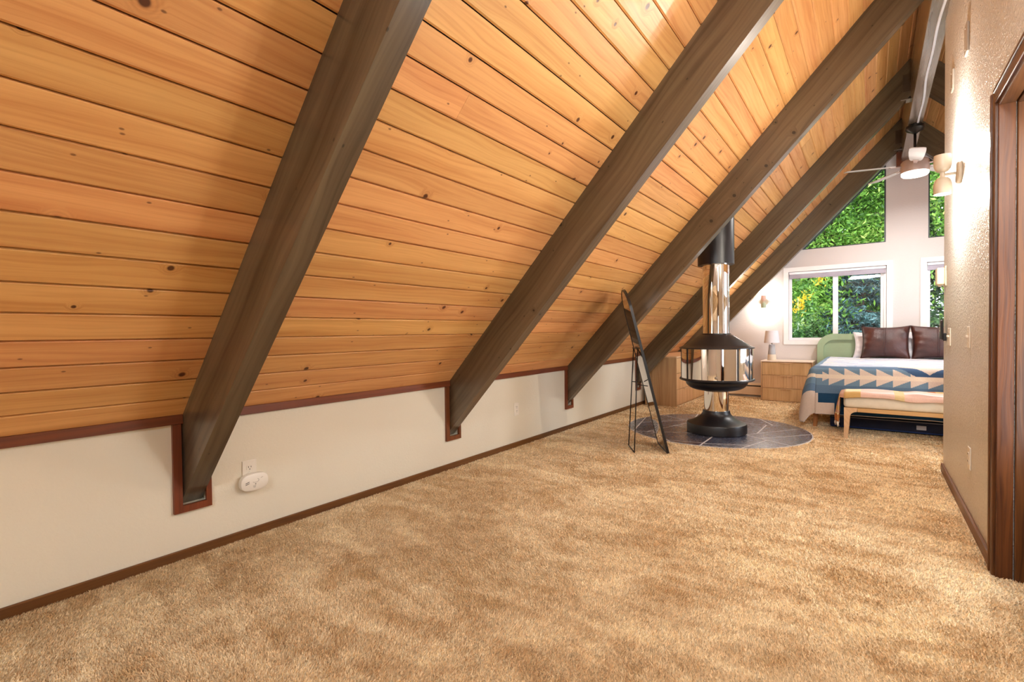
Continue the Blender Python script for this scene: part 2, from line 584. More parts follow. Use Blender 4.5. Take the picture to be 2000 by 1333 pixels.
def leaf_mat(name, ramp, trans=0.25):
    t = NT(name)
    rp = t.n('ShaderNodeNewGeometry').outputs['Random Per Island']
    big = t.noise(t.coords(), 0.9, 2)
    cr = t.n('ShaderNodeValToRGB')
    t.link(t.math('ADD', t.math('MULTIPLY', rp, 0.65), t.math('MULTIPLY', t.smooth(big, 0.35, 0.65), 0.35)), cr.inputs[0])
    e = cr.color_ramp.elements
    while len(e) < len(ramp):
        e.new(0.5)
    for el, (p, c) in zip(e, ramp):
        el.position = p
        el.color = (*srgb(*c), 1)
    t.base(cr.outputs[0])
    t.set(rough=0.5, spec=0.4)
    tl = t.n('ShaderNodeBsdfTranslucent')
    t.link(cr.outputs[0], tl.inputs[0])
    mx = t.n('ShaderNodeMixShader')
    mx.inputs[0].default_value = trans
    t.link(t.b.outputs[0], mx.inputs[1]); t.link(tl.outputs[0], mx.inputs[2])
    t.link(mx.outputs[0], t.out.inputs['Surface'])
    return t.m
M['leaf_green'] = leaf_mat('green_leaves', [(0.0, (42, 76, 26)), (0.4, (92, 142, 50)), (0.75, (140, 184, 76)), (1.0, (206, 220, 126))])
M['leaf_deep'] = leaf_mat('deep_green_leaves', [(0.0, (16, 34, 18)), (0.5, (46, 80, 40)), (0.85, (88, 124, 70)), (1.0, (150, 172, 120))])
M['leaf_bush'] = leaf_mat('bush_leaves', [(0.0, (16, 36, 16)), (0.5, (44, 84, 34)), (0.85, (92, 136, 70)), (1.0, (168, 190, 140))])
M['leaf_yellow'] = leaf_mat('yellow_leaves', [(0.0, (196, 150, 20)), (0.5, (240, 196, 40)), (1.0, (250, 220, 90))])
M['spruce'] = leaf_mat('blue_spruce_needles', [(0.0, (20, 32, 34)), (0.45, (56, 86, 86)), (0.8, (96, 144, 148)), (1.0, (164, 200, 204))], 0.1)
M['bark'] = plain('bark', srgb(74, 58, 46), 0.9, bump=0.5, bscale=20)
M['soil'] = plain('grass_slope', srgb(70, 92, 46), 0.95, noise=0.3, nscale=3)

# ------------------------------------------------------------------ room shell
tag(put('floor', box((XL - 0.3, YB - 0.2, -0.12), (XLR + 0.3, YF + 0.12, 0.0)), M['carpet']), 'tan shag carpet floor of the loft room', None, kind='structure')
floor = bpy.data.objects['floor']

# knee wall on the left, notched where each rafter goes through
def knee(name, x0, x1, notch):
    pts = [(YB, 0), (YF, 0), (YF, 0.70)]
    for y in reversed(RY):
        if notch:
            pts += [(min(y + WID + 0.012, YF - 0.002), 0.70), (min(y + WID + 0.012, YF - 0.002), 0.258), (y - 0.012, 0.258), (y - 0.012, 0.70)]
    pts += [(YB, 0.70)]
    bm = prism(pts, 0, x0, x1)
    if notch:
        add_box(bm, (x0 - 0.30, YB, 0.0), (x0 - 0.28, YF, 0.70))
        add_box(bm, (x0 - 0.30, YB, 0.20), (x0, YF, 0.22))
    return put(name, bm, M['wall_l'])
wl = tag(knee('wall_left', XL - 0.12, XL, True), 'low cream knee wall under the sloping boards', None, kind='structure')
wk = put('wall_right_knee', box((XLR, YB, 0), (XLR + 0.12, YF, 0.70)), M['wall_l'])
tag(wk, 'low knee wall on the hidden side of the room', None, kind='structure')

# far gable with two low windows and two tall sloping ones
def slope_in(x, off):                        # underside of the last rafter, shifted by off
    return ZC - DEP / CA + TA * ((x if x <= XC else 2 * XC - x) - XL) + off
W1 = (-0.997, 0.897, 0.190, 1.935)
W2 = (2 * XC - 0.190, 0.897, 2 * XC + 0.997, 1.935)
UX0, UX1, UZ = -0.80, 0.177, 2.255
U1 = [(UX0, UZ), (UX1, UZ), (UX1, slope_in(UX1, 0.012)), (UX0, slope_in(UX0, 0.012) if slope_in(UX0, 0.012) > UZ + 0.01 else UZ + 0.01)]
U1 = [(XL + (UZ - 0.012 - ZC + DEP / CA) / TA, UZ), (UX1, UZ), (UX1, slope_in(UX1, 0.012))]
U2 = [(2 * XC - x, z) for x, z in U1][::-1]
rect = lambda w: [(w[0], w[1]), (w[2], w[1]), (w[2], w[3]), (w[0], w[3])]
gable = [(XL - 0.12, 0), (XLR + 0.12, 0), (XLR + 0.12, roof_z(XL - 0.12) + 0.01), (XC, roof_z(XC) + 0.01), (XL - 0.12, roof_z(XL - 0.12) + 0.01)]
tag(put('wall_far', prism(gable, 1, YF, YF + 0.14, [rect(W1), rect(W2), U1, U2]), M['wall_f']), 'pale gable wall with the bedroom windows', None, kind='structure')
tag(put('wall_back', prism(gable, 1, YB - 0.14, YB), M['wall_f']), 'gable wall behind the viewer', None, kind='structure')

# partition wall on the right with the door opening, its return wall
DY0, DY1, DZ = 2.06, 2.885, 2.018
WT = 0.13
pts = [(YB, 0), (DY0, 0), (DY0, DZ), (DY1, DZ), (DY1, 0), (4.77, 0), (4.77, roof_z(XR + WT)), (YB, roof_z(XR + WT))]
tag(put('wall_right', prism(pts, 0, XR, XR + WT), M['wall_r']), 'textured white partition wall lit by the wall lamp', None, kind='structure')
retp = [(XR + WT, 0), (XLR, 0), (XLR, roof_z(XLR)), (XR + WT, roof_z(XR + WT))]
tag(put('wall_return', prism(retp, 1, 4.64, 4.77), M['wall_r']), 'back of the partition facing the bed', None, kind='structure')

# sloping ceilings: dark backing plus tongue and groove boards as pieces of their own
back = BM()
nx, nz = -SA, CA
def slope_pt(s, out, right=False):
    x = XL + CA * s - SA * out
    z = ZC + SA * s + CA * out
    return ((2 * XC - x) if right else x, z)
S_RIDGE = (XC - XL) / CA
for right in (False, True):
    poly = [slope_pt(-0.25, 0.022, right), slope_pt(S_RIDGE + 0.05, 0.022, right), slope_pt(S_RIDGE + 0.2, 0.12, right), slope_pt(-0.25, 0.12, right)]
    add_prism(back, poly, 1, YB - 0.14, YF + 0.14)
ceiling = tag(put('ceiling', back, M['board_gap']), 'sloping ceiling of knotty pine boards between dark rafters', None, kind='structure')

BW = 0.1270
plank_cache = {}
def plank_mesh(length, width=BW):
    key = (round(length, 3), round(width, 3))
    if key in plank_cache:
        return plank_cache[key]
    g, ch, th = 0.0025, 0.0075, 0.02
    w = width / 2
    # visible face looks to -z; one long edge has a broad chamfer, the other a small one
    sec = [(-w + g, 0.006), (-w + g + ch, 0.0), (w - g - 0.0012, 0.0), (w - g, 0.0015), (w - g, th), (-w + g, th)]
    bm = BM()
    h = length / 2 - 0.0006
    a = [bm.verts.new((-h, y, z)) for y, z in sec]
    b = [bm.verts.new((h, y, z)) for y, z in sec]
    n = len(sec)
    for k in range(n):
        bm.faces.new((a[k], a[(k + 1) % n], b[(k + 1) % n], b[k]))
    bm.faces.new(a[::-1]); bm.faces.new(b)
    bmesh.ops.recalc_face_normals(bm, faces=bm.faces[:])
    me = bpy.data.meshes.new('plank')
    bm.to_mesh(me); bm.free()
    me.materials.append(M['board'])
    plank_cache[key] = me
    return me

def place_plank(course, y0, y1, right):
    s = (course + 0.5) * BW + 0.004
    x, z = slope_pt(s, -0.001 + random.uniform(-0.0008, 0.0008), right)
    o = new_obj('plank', plank_mesh(y1 - y0), None, ceiling)
    ex = Vector((0, 1, 0))
    up = Vector((CA, 0, SA)) if not right else Vector((-CA, 0, SA))
    ez = Vector((-SA, 0, CA)) if not right else Vector((SA, 0, CA))
    if ex.cross(up).dot(ez) < 0:
        ex = -ex
    mm = Matrix.Identity(4)
    for i in range(3):
        mm[i][0], mm[i][1], mm[i][2] = ex[i], up[i], ez[i]
    mm[0][3], mm[1][3], mm[2][3] = x, (y0 + y1) / 2, z
    o.matrix_local = mm
    return o

N_COURSE = int(S_RIDGE / BW)
cut = [YB] + [y + WID / 2 for y in RY[1:5]] + [YF]
for c in range(N_COURSE):
    joints = []
    ys = [YB]
    for k in range(1, 5):
        # boards run over one or two bays; the butt joints sit behind the rafters, now and then one shows
        if random.random() < 0.72:
            ys.append(cut[k])
        if (c, k) in ((1, 2), (9, 3), (3, 3), (18, 2), (24, 3), (27, 2), (14, 1)):
            ys.append(cut[k] + random.uniform(0.5, 1.3))
    ys.append(YF)
    ys = sorted(set(ys))
    for a, b in zip(ys, ys[1:]):
        place_plank(c, a, b, False)
for c in range(N_COURSE):
    for a, b in ((4.77, RY[4] + WID / 2), (RY[4] + WID / 2, YF)):
        place_plank(c, a, b, True)

# rafters
ordinal = ['behind the viewer', 'nearest rafter, foot beside the plugged-in detector', 'second rafter, foot short of the second outlet',
           'third rafter, in front of the fireplace pipe', 'fourth rafter, behind the fireplace pipe', 'last rafter against the gable wall']
def rafter(y, right, label):
    s0, s1 = -0.60, (XC - XL) / CA - 0.068 / CA
    a, b = slope_pt(s0, 0.0, right), slope_pt(s1 + 0.0, 0.0, right)
    c, d = slope_pt(s1 + DEP * TA * 0, -DEP, right), slope_pt(s0, -DEP, right)
    # plumb cut against the ridge beam
    xe = (XC - 0.064) if not right else (XC + 0.063)
    def at_x(out):
        s = ((xe if not right else 2 * XC - xe) - XL + SA * out) / CA
        return slope_pt(s, out, right)
    poly = [a, at_x(0.0), at_x(-DEP), d]
    bm = prism(poly, 1, 0, WID)
    # own axes: x along the slope
    ang = ALPHA if not right else math.pi - ALPHA
    org = Vector((poly[0][0], y, poly[0][1]))
    bm.transform(Matrix.Translation((-org.x, 0, -org.z)))
    bm.transform(Matrix.Rotation(ang, 4, 'Y'))
    bevel_all(bm, 0.003)
    bmesh.ops.recalc_face_normals(bm, faces=bm.faces[:])
    me = bpy.data.meshes.new('rafter'); bm.to_mesh(me); bm.free()
    o = new_obj('ceiling_beam', me, M['rafter'])
    o.location = org
    o.rotation_euler = (0, -ang, 0)
    return tag(o, label, 'beam', 'dark stained rafters', 'structure')
for y, w in zip(RY, ordinal):
    rafter(y, False, 'dark stained sloping ' + w if not w.startswith('behind') else 'dark stained rafter behind the viewer')
rafter(RY[4], True, 'dark rafter on the far slope, right of the ridge beam')
rafter(RY[5], True, 'dark rafter on the far slope against the gable wall')

RX0, RX1, RZ = 0.336, 0.463, 3.308
bm = box((RX0, YB, RZ), (RX1, 8.44, roof_z(RX0) - 0.01), 0.004)
me = None
ridge = put('ridge_beam', bm, wood('ridge_beam_wood', srgb(126, 110, 94), srgb(84, 68, 52), 'Y', rough=0.22, gscale=0.7, tint=0.0, streak=0.7, coat=1.0, randomize=False))
tag(ridge, 'long dark ridge beam along the peak carrying the ceiling fan', 'beam', None, 'structure')
put('bearing_block', box((0.288, 8.40, 3.252), (0.512, 8.466, 3.56), 0.003), M['trim_z'], ridge)
# steel hangers where the rafters meet the ridge
for y in (RY[4], RY[5]):
    hb = BM()
    zt = roof_z(RX0) - 0.10
    add_box(hb, (RX0 - 0.062, y - 0.004, zt - 0.24), (RX0 - 0.001, y - 0.001, zt - 0.06))
    put('beam_hanger', hb, M['hanger'], ridge)
    hb = BM()
    add_box(hb, (RX0 - 0.078, y - 0.006, zt - 0.322), (RX0 - 0.001, y + WID + 0.006, zt - 0.316))
    put('hanger_seat', hb, M['steel'], ridge)

# trims: knee wall top strip in each bay, u-shaped frames round the rafter feet, baseboards
tn = [0]
def trim(bm, mat, label):
    tn[0] += 1
    return tag(put('trim_%d' % tn[0], bm, mat), label, None, kind='structure')
ZT0, ZT1 = 0.656, 0.701
bays = list(zip([YB] + [y + WID for y in RY], RY + [YF]))
for i, (a, b) in enumerate(bays):
    if b - a > 0.1:
        trim(box((XL, a + 0.001, ZT0), (XL + 0.019, b - 0.001, ZT1), 0.002), M['trim'], 'red-brown strip at the top of the knee wall, ' + ('before the nearest rafter' if i < 2 else ('between the nearest and second rafter', 'between the second and third rafter', 'between the third and fourth rafter', 'behind the low chest')[i - 2] if i < 6 else 'behind the last rafter'))
for y in RY:
    f = [(y - 0.046, 0.229), (y + WID + 0.026, 0.229), (y + WID + 0.026, ZT0 - 0.001), (y + WID + 0.002, ZT0 - 0.001), (y + WID + 0.002, 0.262), (y - 0.010, 0.262), (y - 0.010, ZT0 - 0.001), (y - 0.046, ZT0 - 0.001)]
    if y > 8:
        f = [(min(p[0], YF - 0.001), p[1]) for p in f]
    trim(prism(f, 0, XL, XL + 0.018), M['trim_z'], 'red-brown frame around the foot of the ' + ('unseen rafter', 'nearest rafter', 'second rafter', 'third rafter', 'fourth rafter', 'last rafter')[RY.index(y)])
BH = 0.049
def bboard(name, lo, hi, label):
    return tag(put(name, box(lo, hi, 0.004), M['baseboard']), label, None, kind='structure')
bboard('baseboard_left', (XL, YB, 0.0), (XL + 0.014, YF, BH), 'dark oak baseboard along the knee wall')
bboard('baseboard_right', (XR - 0.014, 2.945, 0.0), (XR, 4.77, 0.063), 'dark oak baseboard under the partition wall')
bboard('baseboard_right_near', (XR - 0.014, YB, 0.0), (XR, DY0 - 0.06, 0.063), 'dark oak baseboard of the partition before the door')
bboard('baseboard_return', (XR, 4.77, 0.0), (XLR, 4.784, 0.063), 'dark oak baseboard behind the partition')

# door opening: casing, jamb, stop
d1 = thing('door_1', 'dark oak door casing and jamb at the right edge', None, (XR, DY1, 0), kind='structure')
def casing_leg(y_in, sgn):
    yo = y_in + sgn * 0.058
    lo, hi = min(y_in, yo), max(y_in, yo)
    b = BM()
    add_box(b, (XR - 0.017, lo, 0), (XR, hi, DZ + 0.058), 0.004, 2)
    add_box(b, (XR - 0.022, min(yo, yo - sgn * 0.016), 0), (XR, max(yo, yo - sgn * 0.016), DZ + 0.056), 0.003, 2)
    return b
put('casing', casing_leg(DY1 + 0.001, 1), M['door'], d1)
put('casing', casing_leg(DY0 - 0.001, -1), M['door'], d1)
b = BM()
add_box(b, (XR - 0.0165, DY0, DZ), (XR, DY1, DZ + 0.0575), 0.004, 2)
add_box(b, (XR - 0.0215, DY0, DZ + 0.042), (XR, DY1, DZ + 0.0575), 0.003, 2)
put('casing', b, M['door_y'], d1)
put('jamb', box((XR - 0.006, DY1 - 0.018, 0), (XR + 0.046, DY1, DZ), 0.002), M['door'], d1)
put('jamb', box((XR + 0.050, DY1 - 0.022, 0), (XR + WT + 0.006, DY1, DZ), 0.003), M['door'], d1)
put('jamb', box((XR - 0.006, DY0, 0), (XR + WT + 0.006, DY0 + 0.018, DZ), 0.002), M['door'], d1)
put('head_jamb', box((XR - 0.006, DY0 + 0.018, DZ - 0.016), (XR + 0.046, DY1 - 0.018, DZ), 0.002), M['door_y'], d1)
put('head_jamb', box((XR + 0.050, DY0 + 0.018, DZ - 0.022), (XR + WT + 0.006, DY1 - 0.022, DZ), 0.002), M['door_y'], d1)

# windows
def low_window(name, w, label, flip):
    x0, z0, x1, z1 = w
    t = thing(name, label, None, ((x0 + x1) / 2, YF, z0), kind='structure')
    cw = 0.064
    put('window_casing', prism([(x0 - cw, z0 - cw), (x1 + cw, z0 - cw), (x1 + cw, z1 + cw), (x0 - cw, z1 + cw)], 1, YF - 0.016, YF, [rect(w)]), M['white_trim'], t)
    fw = 0.034
    i = (x0 + fw, z0 + fw, x1 - fw, z1 - fw)
    put('window_frame', prism(rect((x0 + 0.001, z0 + 0.001, x1 - 0.001, z1 - 0.001)), 1, YF + 0.045, YF + 0.11, [rect(i)]), M['vinyl'], t)
    # two sashes, the meeting stile in the middle
    xm = (x0 + x1) / 2
    for k, (a, b2) in enumerate(((i[0], xm + 0.032), (xm - 0.032, i[2]))):
        yq = YF + 0.052 + 0.026 * ((k + flip) % 2)
        sw = 0.028 if k == 0 else 0.03
        in_ = (a + (0.006 if k == 0 else 0.064), i[1] + 0.004, b2 - (0.064 if k == 0 else 0.034), i[3] - 0.012)
        s = put('sash', prism(rect((a, i[1], b2, i[3])), 1, yq, yq + 0.024, [rect(in_)]), M['vinyl'], t)
        put('pane', box((in_[0] - 0.004, yq + 0.010, in_[1] - 0.004), (in_[2] + 0.004, yq + 0.013, in_[3] + 0.004)), M['glass'], s)
    return t
low_window('window_1', W1, 'white sliding window above the bedside drawers', 0)
low_window('window_2', W2, 'white sliding window mostly hidden by the partition', 1)
def tall_window(name, poly, label):
    cx = sum(p[0] for p in poly) / 3; cz = sum(p[1] for p in poly) / 3
    t = thing(name, label, None, (cx, YF, poly[0][1]), kind='structure')
    inner = []
    n = len(poly)
    V = [Vector((p[0], p[1])) for p in poly]
    for k in range(n):
        a, b_, c = V[k - 1], V[k], V[(k + 1) % n]
        e1, e2 = (b_ - a).normalized(), (c - b_).normalized()
        n1, n2 = Vector((-e1.y, e1.x)), Vector((-e2.y, e2.x))
        if (Vector((cx, cz)) - b_).dot(n1) < 0: n1, n2 = -n1, -n2
        q = (n1 + n2).normalized()
        inner.append(tuple(b_ + q * (0.016 / max(0.2, q.dot(n1)))))
    put('window_frame', prism(poly, 1, YF + 0.03, YF + 0.09, [inner]), M['win_frame_dark'], t)
    put('pane', prism(inner, 1, YF + 0.055, YF + 0.059), M['glass'], t)
tall_window('window_3', U1, 'sloping fixed window under the last rafter')
tall_window('window_4', U2, 'sloping fixed window right of the centre post')
def blind(w, label):
    t = thing('roller_blind', label, 'blind', ((w[0] + w[2]) / 2, YF + 0.02, w[3]))
    b = BM()
    add_box(b, (w[0] + 0.006, YF + 0.004, w[3] - 0.040), (w[2] - 0.006, YF + 0.044, w[3] - 0.004), 0.008, 2)
    put('cassette', b, M['vinyl'], t)
    put('fabric', box((w[0] + 0.012, YF + 0.022, w[3] - 0.098), (w[2] - 0.012, YF + 0.026, w[3] - 0.038)), M['blind'], t)
    b = BM()
    add_tube(b, [(w[0] + 0.012, YF + 0.024, w[3] - 0.100), (w[2] - 0.012, YF + 0.024, w[3] - 0.100)], 0.006, 8)
    put('bottom_bar', b, M['blind'], t)
blind(W1, 'grey roller blind rolled up in the window behind the headboard')
blind(W2, 'grey roller blind in the window half hidden by the partition')

# ------------------------------------------------------------------ carpet pile (uncountable)
HC, HR = (-1.345, 5.49), 0.905
def carpet():
    P = []
    for (x0, x1, y0, y1) in ((XL + 0.014, XR - 0.016, 0.2, 4.78), (XL + 0.014, 1.5, 4.78, 8.3), (XR - 0.016, XR + 0.3, 2.07, 2.862)):
        step = 0.0056
        y = y0
        while y < y1:
            # spacing grows with the distance so that tufts stay about as dense to the eye
            dd = max(1.5, y * 0.86)
            s = 0.0031 * dd
            row = np.arange(x0, x1, s)
            pts = np.stack([row + rng.uniform(-.5, .5, len(row)) * s, np.full(len(row), y) + rng.uniform(-.5, .5, len(row)) * s, np.full(len(row), s)], 1)
            dv = -0.594 * pts[:, 0] + 0.804 * pts[:, 1]
            u = 0.804 * pts[:, 0] + 0.594 * pts[:, 1]
            ok = (dv > 1.2) & (np.abs(u) < 1.25 * dv + 0.2)
            P.append(pts[ok])
            y += s * 0.8
    P = np.concatenate(P)
    keep = (P[:, 0] - HC[0]) ** 2 + (P[:, 1] - HC[1]) ** 2 > (HR + 0.004) ** 2
    keep &= ~((P[:, 0] < -2.15) & (P[:, 1] > 6.75))
    keep &= (P[:, 0] > XL + 0.014) & ~((P[:, 0] > XR - 0.018) & (P[:, 1] < 4.79) & ~((P[:, 1] > 2.075) & (P[:, 1] < 2.864)))
    P = P[keep]
    n = len(P)
    s = P[:, 2]
    fx = np.sin(P[:, 0] * 5.1 + 1.7 * np.sin(P[:, 1] * 2.3)) * 0.5
    fy = np.cos(P[:, 1] * 4.3 + 1.9 * np.sin(P[:, 0] * 3.1)) * 0.5
    ang = rng.uniform(0, 2 * np.pi, n)
    w = s * rng.uniform(0.55, 0.95, n)
    h = 0.0075 + 0.004 * rng.random(n)
    dx, dy = np.cos(ang) * w * .5, np.sin(ang) * w * .5
    lx = (fx * .6 + rng.normal(0, .4, n)) * h
    ly = (fy * .6 + rng.normal(0, .4, n)) * h
    V = np.zeros((n, 5, 3), dtype=np.float32)
    V[:, 0] = np.stack([P[:, 0] - dx, P[:, 1] - dy, np.full(n, -0.001)], 1)
    V[:, 1] = np.stack([P[:, 0] + dx, P[:, 1] + dy, np.full(n, -0.001)], 1)
    V[:, 2] = np.stack([P[:, 0] + dx * .9 + lx * .4, P[:, 1] + dy * .9 + ly * .4, h * .62], 1)
    V[:, 3] = np.stack([P[:, 0] - dx * .9 + lx * .4, P[:, 1] - dy * .9 + ly * .4, h * .62], 1)
    V[:, 4] = np.stack([P[:, 0] + lx, P[:, 1] + ly, h], 1)
    V[:, :, 0] = np.maximum(V[:, :, 0], XL + 0.013)
    i = np.arange(n)[:, None] * 5
    F = np.concatenate([i + [0, 1, 2], i + [0, 2, 3], i + [3, 2, 4]], 1).reshape(-1, 3)
    o = mesh_np('carpet_pile', V.reshape(-1, 3), F, M['pile'], floor)
    tag(o, None, None, None, 'stuff')
carpet()

# ------------------------------------------------------------------ slate hearth
def hearth():
    t = thing('hearth_pad', 'round slate tile hearth set in the carpet under the fireplace', 'hearth', (HC[0], HC[1], 0))
    N = 72
    disc = [(HC[0] + HR * math.cos(2 * math.pi * k / N), HC[1] + HR * math.sin(2 * math.pi * k / N)) for k in range(N)]
    put('grout_bed', prism(disc, 2, -0.03, 0.0078), M['grout'], t)
    def split(poly, p, d):
        n = Vector((-d[1], d[0]))
        A, B = [], []
        for k in range(len(poly)):
            a, b_ = Vector(poly[k]), Vector(poly[(k + 1) % len(poly)])
            da, db = (a - p).dot(n), (b_ - p).dot(n)
            (A if da >= 0 else B).append(tuple(a))
            if da * db < 0:
                q = tuple(a + (b_ - a) * (da / (da - db)))
                A.append(q); B.append(q)
        return A, B
    def area(p):
        return abs(sum(p[k][0] * p[(k + 1) % len(p)][1] - p[(k + 1) % len(p)][0] * p[k][1] for k in range(len(p)))) / 2
    rr = random.Random(11)
    pieces = [disc]
    while len(pieces) < 20:
        pieces.sort(key=area)
        q = pieces.pop()
        c = Vector((sum(p[0] for p in q) / len(q), sum(p[1] for p in q) / len(q)))
        far = max(q, key=lambda p: (Vector(p) - c).length)
        ax = (Vector(far) - c).normalized()
        a = math.atan2(ax.y, ax.x) + math.pi / 2 + rr.uniform(-0.55, 0.55)
        A, B = split(q, c + Vector((rr.uniform(-.04, .04), rr.uniform(-.04, .04))), (math.cos(a), math.sin(a)))
        pieces += [A, B]
    for q in pieces:
        c = Vector((sum(p[0] for p in q) / len(q), sum(p[1] for p in q) / len(q)))
        # shrink every side by half a joint
        V = [Vector(p) for p in q]
        V = [v for k, v in enumerate(V) if (v - V[k - 1]).length > 1e-4]
        sgn = 1 if sum(V[k].x * V[(k + 1) % len(V)].y - V[(k + 1) % len(V)].x * V[k].y for k in range(len(V))) > 0 else -1
        inn = []
        for k in range(len(V)):
            a, b_, e = V[k - 1], V[k], V[(k + 1) % len(V)]
            n1 = Vector((-(b_ - a).y, (b_ - a).x)).normalized() * sgn
            n2 = Vector((-(e - b_).y, (e - b_).x)).normalized() * sgn
            m_ = (n1 + n2)
            m_ = m_.normalized() if m_.length > 1e-6 else n1
            inn.append(tuple(b_ + m_ * (0.0085 / max(0.35, m_.dot(n1)))))
        put('tile', prism(inn, 2, 0.0, 0.009 + rr.uniform(-0.0004, 0.0004)), M['slate'], t)
hearth()
HZ = 0.010

# ------------------------------------------------------------------ drum fireplace
FX, FY = -1.285, 5.312
def fireplace():
    t = thing('drum_fireplace', 'black and chrome drum fireplace with tall flue on the slate hearth', 'fireplace', (FX, FY, HZ))
    z0 = HZ
    def L(prof, n=64):
        return add_lathe(BM(), [(r, z - 0) for r, z in prof], n, (FX, FY, 0))
    base = [(0.286, z0), (0.291, z0 + 0.006), (0.291, 0.098), (0.287, 0.108), (0.270, 0.113)]
    for k in range(1, 9):
        u = k / 8
        base.append((0.132 + (0.270 - 0.132) * (1 - u) ** 2.1, 0.113 + 0.117 * u))
    base += [(0.130, 0.236), (0.122, 0.237)]
    put('base', L(base), M['black_metal'], t, R(35))
    put('pedestal', L([(0.120, 0.225), (0.120, 0.445)]), M['chrome'], t, R(35))
    bowl = [(0.12, 0.436), (0.128, 0.440), (0.150, 0.447)]
    for k in range(1, 9):
        u = k / 8
        bowl.append((0.150 + 0.150 * math.sin(u * math.pi / 2), 0.447 + 0.088 * (1 - math.cos(u * math.pi / 2))))
    bowl += [(0.355, 0.552), (0.363, 0.558), (0.363, 0.566), (0.356, 0.573), (0.30, 0.573)]
    put('fire_bowl', L(bowl), M['black_metal'], t, R(30))
    drum = put('drum', L([(0.346, 0.570), (0.346, 0.880)], 96), M['chrome'], t, R(35))
    for a0, w_ in ((232, 3.0), (318, 2.2), (344, 1.6), (205, 1.4)):
        bm = BM()
        n = 4
        r0, r1 = 0.344, 0.3495
        pts = []
        for k in range(n + 1):
            a = R(a0 + w_ * (k / n - .5))
            pts.append((a, r1))
        poly = [(FX + r1 * math.cos(a), FY + r1 * math.sin(a)) for a, _ in pts] + [(FX + r0 * math.cos(a), FY + r0 * math.sin(a)) for a, _ in pts[::-1]]
        add_prism(bm, poly, 2, 0.574, 0.878)
        put('screen_bar', bm, M['black_metal'], drum)
    bm = BM()
    add_lathe(bm, [(0.004, -0.004), (0.012, 0.0), (0.012, 0.006), (0.004, 0.01)], 16)
    bm.transform(Matrix.Translation((FX + 0.352 * math.cos(R(283)), FY + 0.352 * math.sin(R(283)), 0.60)) @ Matrix.Rotation(R(283 + 90), 4, 'Z') @ Matrix.Rotation(R(90), 4, 'X'))
    put('handle', bm, M['steel'], drum, True)
    hood = [(0.30, 0.878), (0.352, 0.878), (0.362, 0.882), (0.362, 0.889), (0.350, 0.895)]
    for k in range(1, 11):
        u = k / 10
        hood.append((0.142 + (0.338 - 0.142) * (1 - u) ** 0.82, 0.897 + 0.128 * (u ** 1.12)))
    hood += [(0.140, 1.034), (0.128, 1.036)]
    put('hood', L(hood), M['black_metal'], t, R(35))
    put('flue_pipe', L([(0.128, 1.03), (0.128, 1.38), (0.1285, 1.381), (0.1285, 1.76)]), M['chrome'], t, R(35))
    # collar: cut to the slope of the boards
    bm = BM()
    n = 64
    lo, hi, lo2, lip = [], [], [], []
    for k in range(n):
        a = 2 * math.pi * k / n
        x, y = FX + 0.176 * math.cos(a), FY + 0.176 * math.sin(a)
        lo.append(bm.verts.new((x, y, 1.742)))
        hi.append(bm.verts.new((x, y, roof_z(x) + 0.004)))
        lip.append(bm.verts.new((FX + 0.180 * math.cos(a), FY + 0.180 * math.sin(a), 1.742)))
        lo2.append(bm.verts.new((FX + 0.13 * math.cos(a), FY + 0.13 * math.sin(a), 1.742)))
    for k in range(n):
        j = (k + 1) % n
        bm.faces.new((lo[k], lo[j], hi[j], hi[k]))
        bm.faces.new((lo[k], lo[j], lo2[j], lo2[k]))
    bmesh.ops.delete(bm, geom=lip, context='VERTS')
    put('ceiling_collar', bm, M['black_metal'], t, R(35))
fireplace()

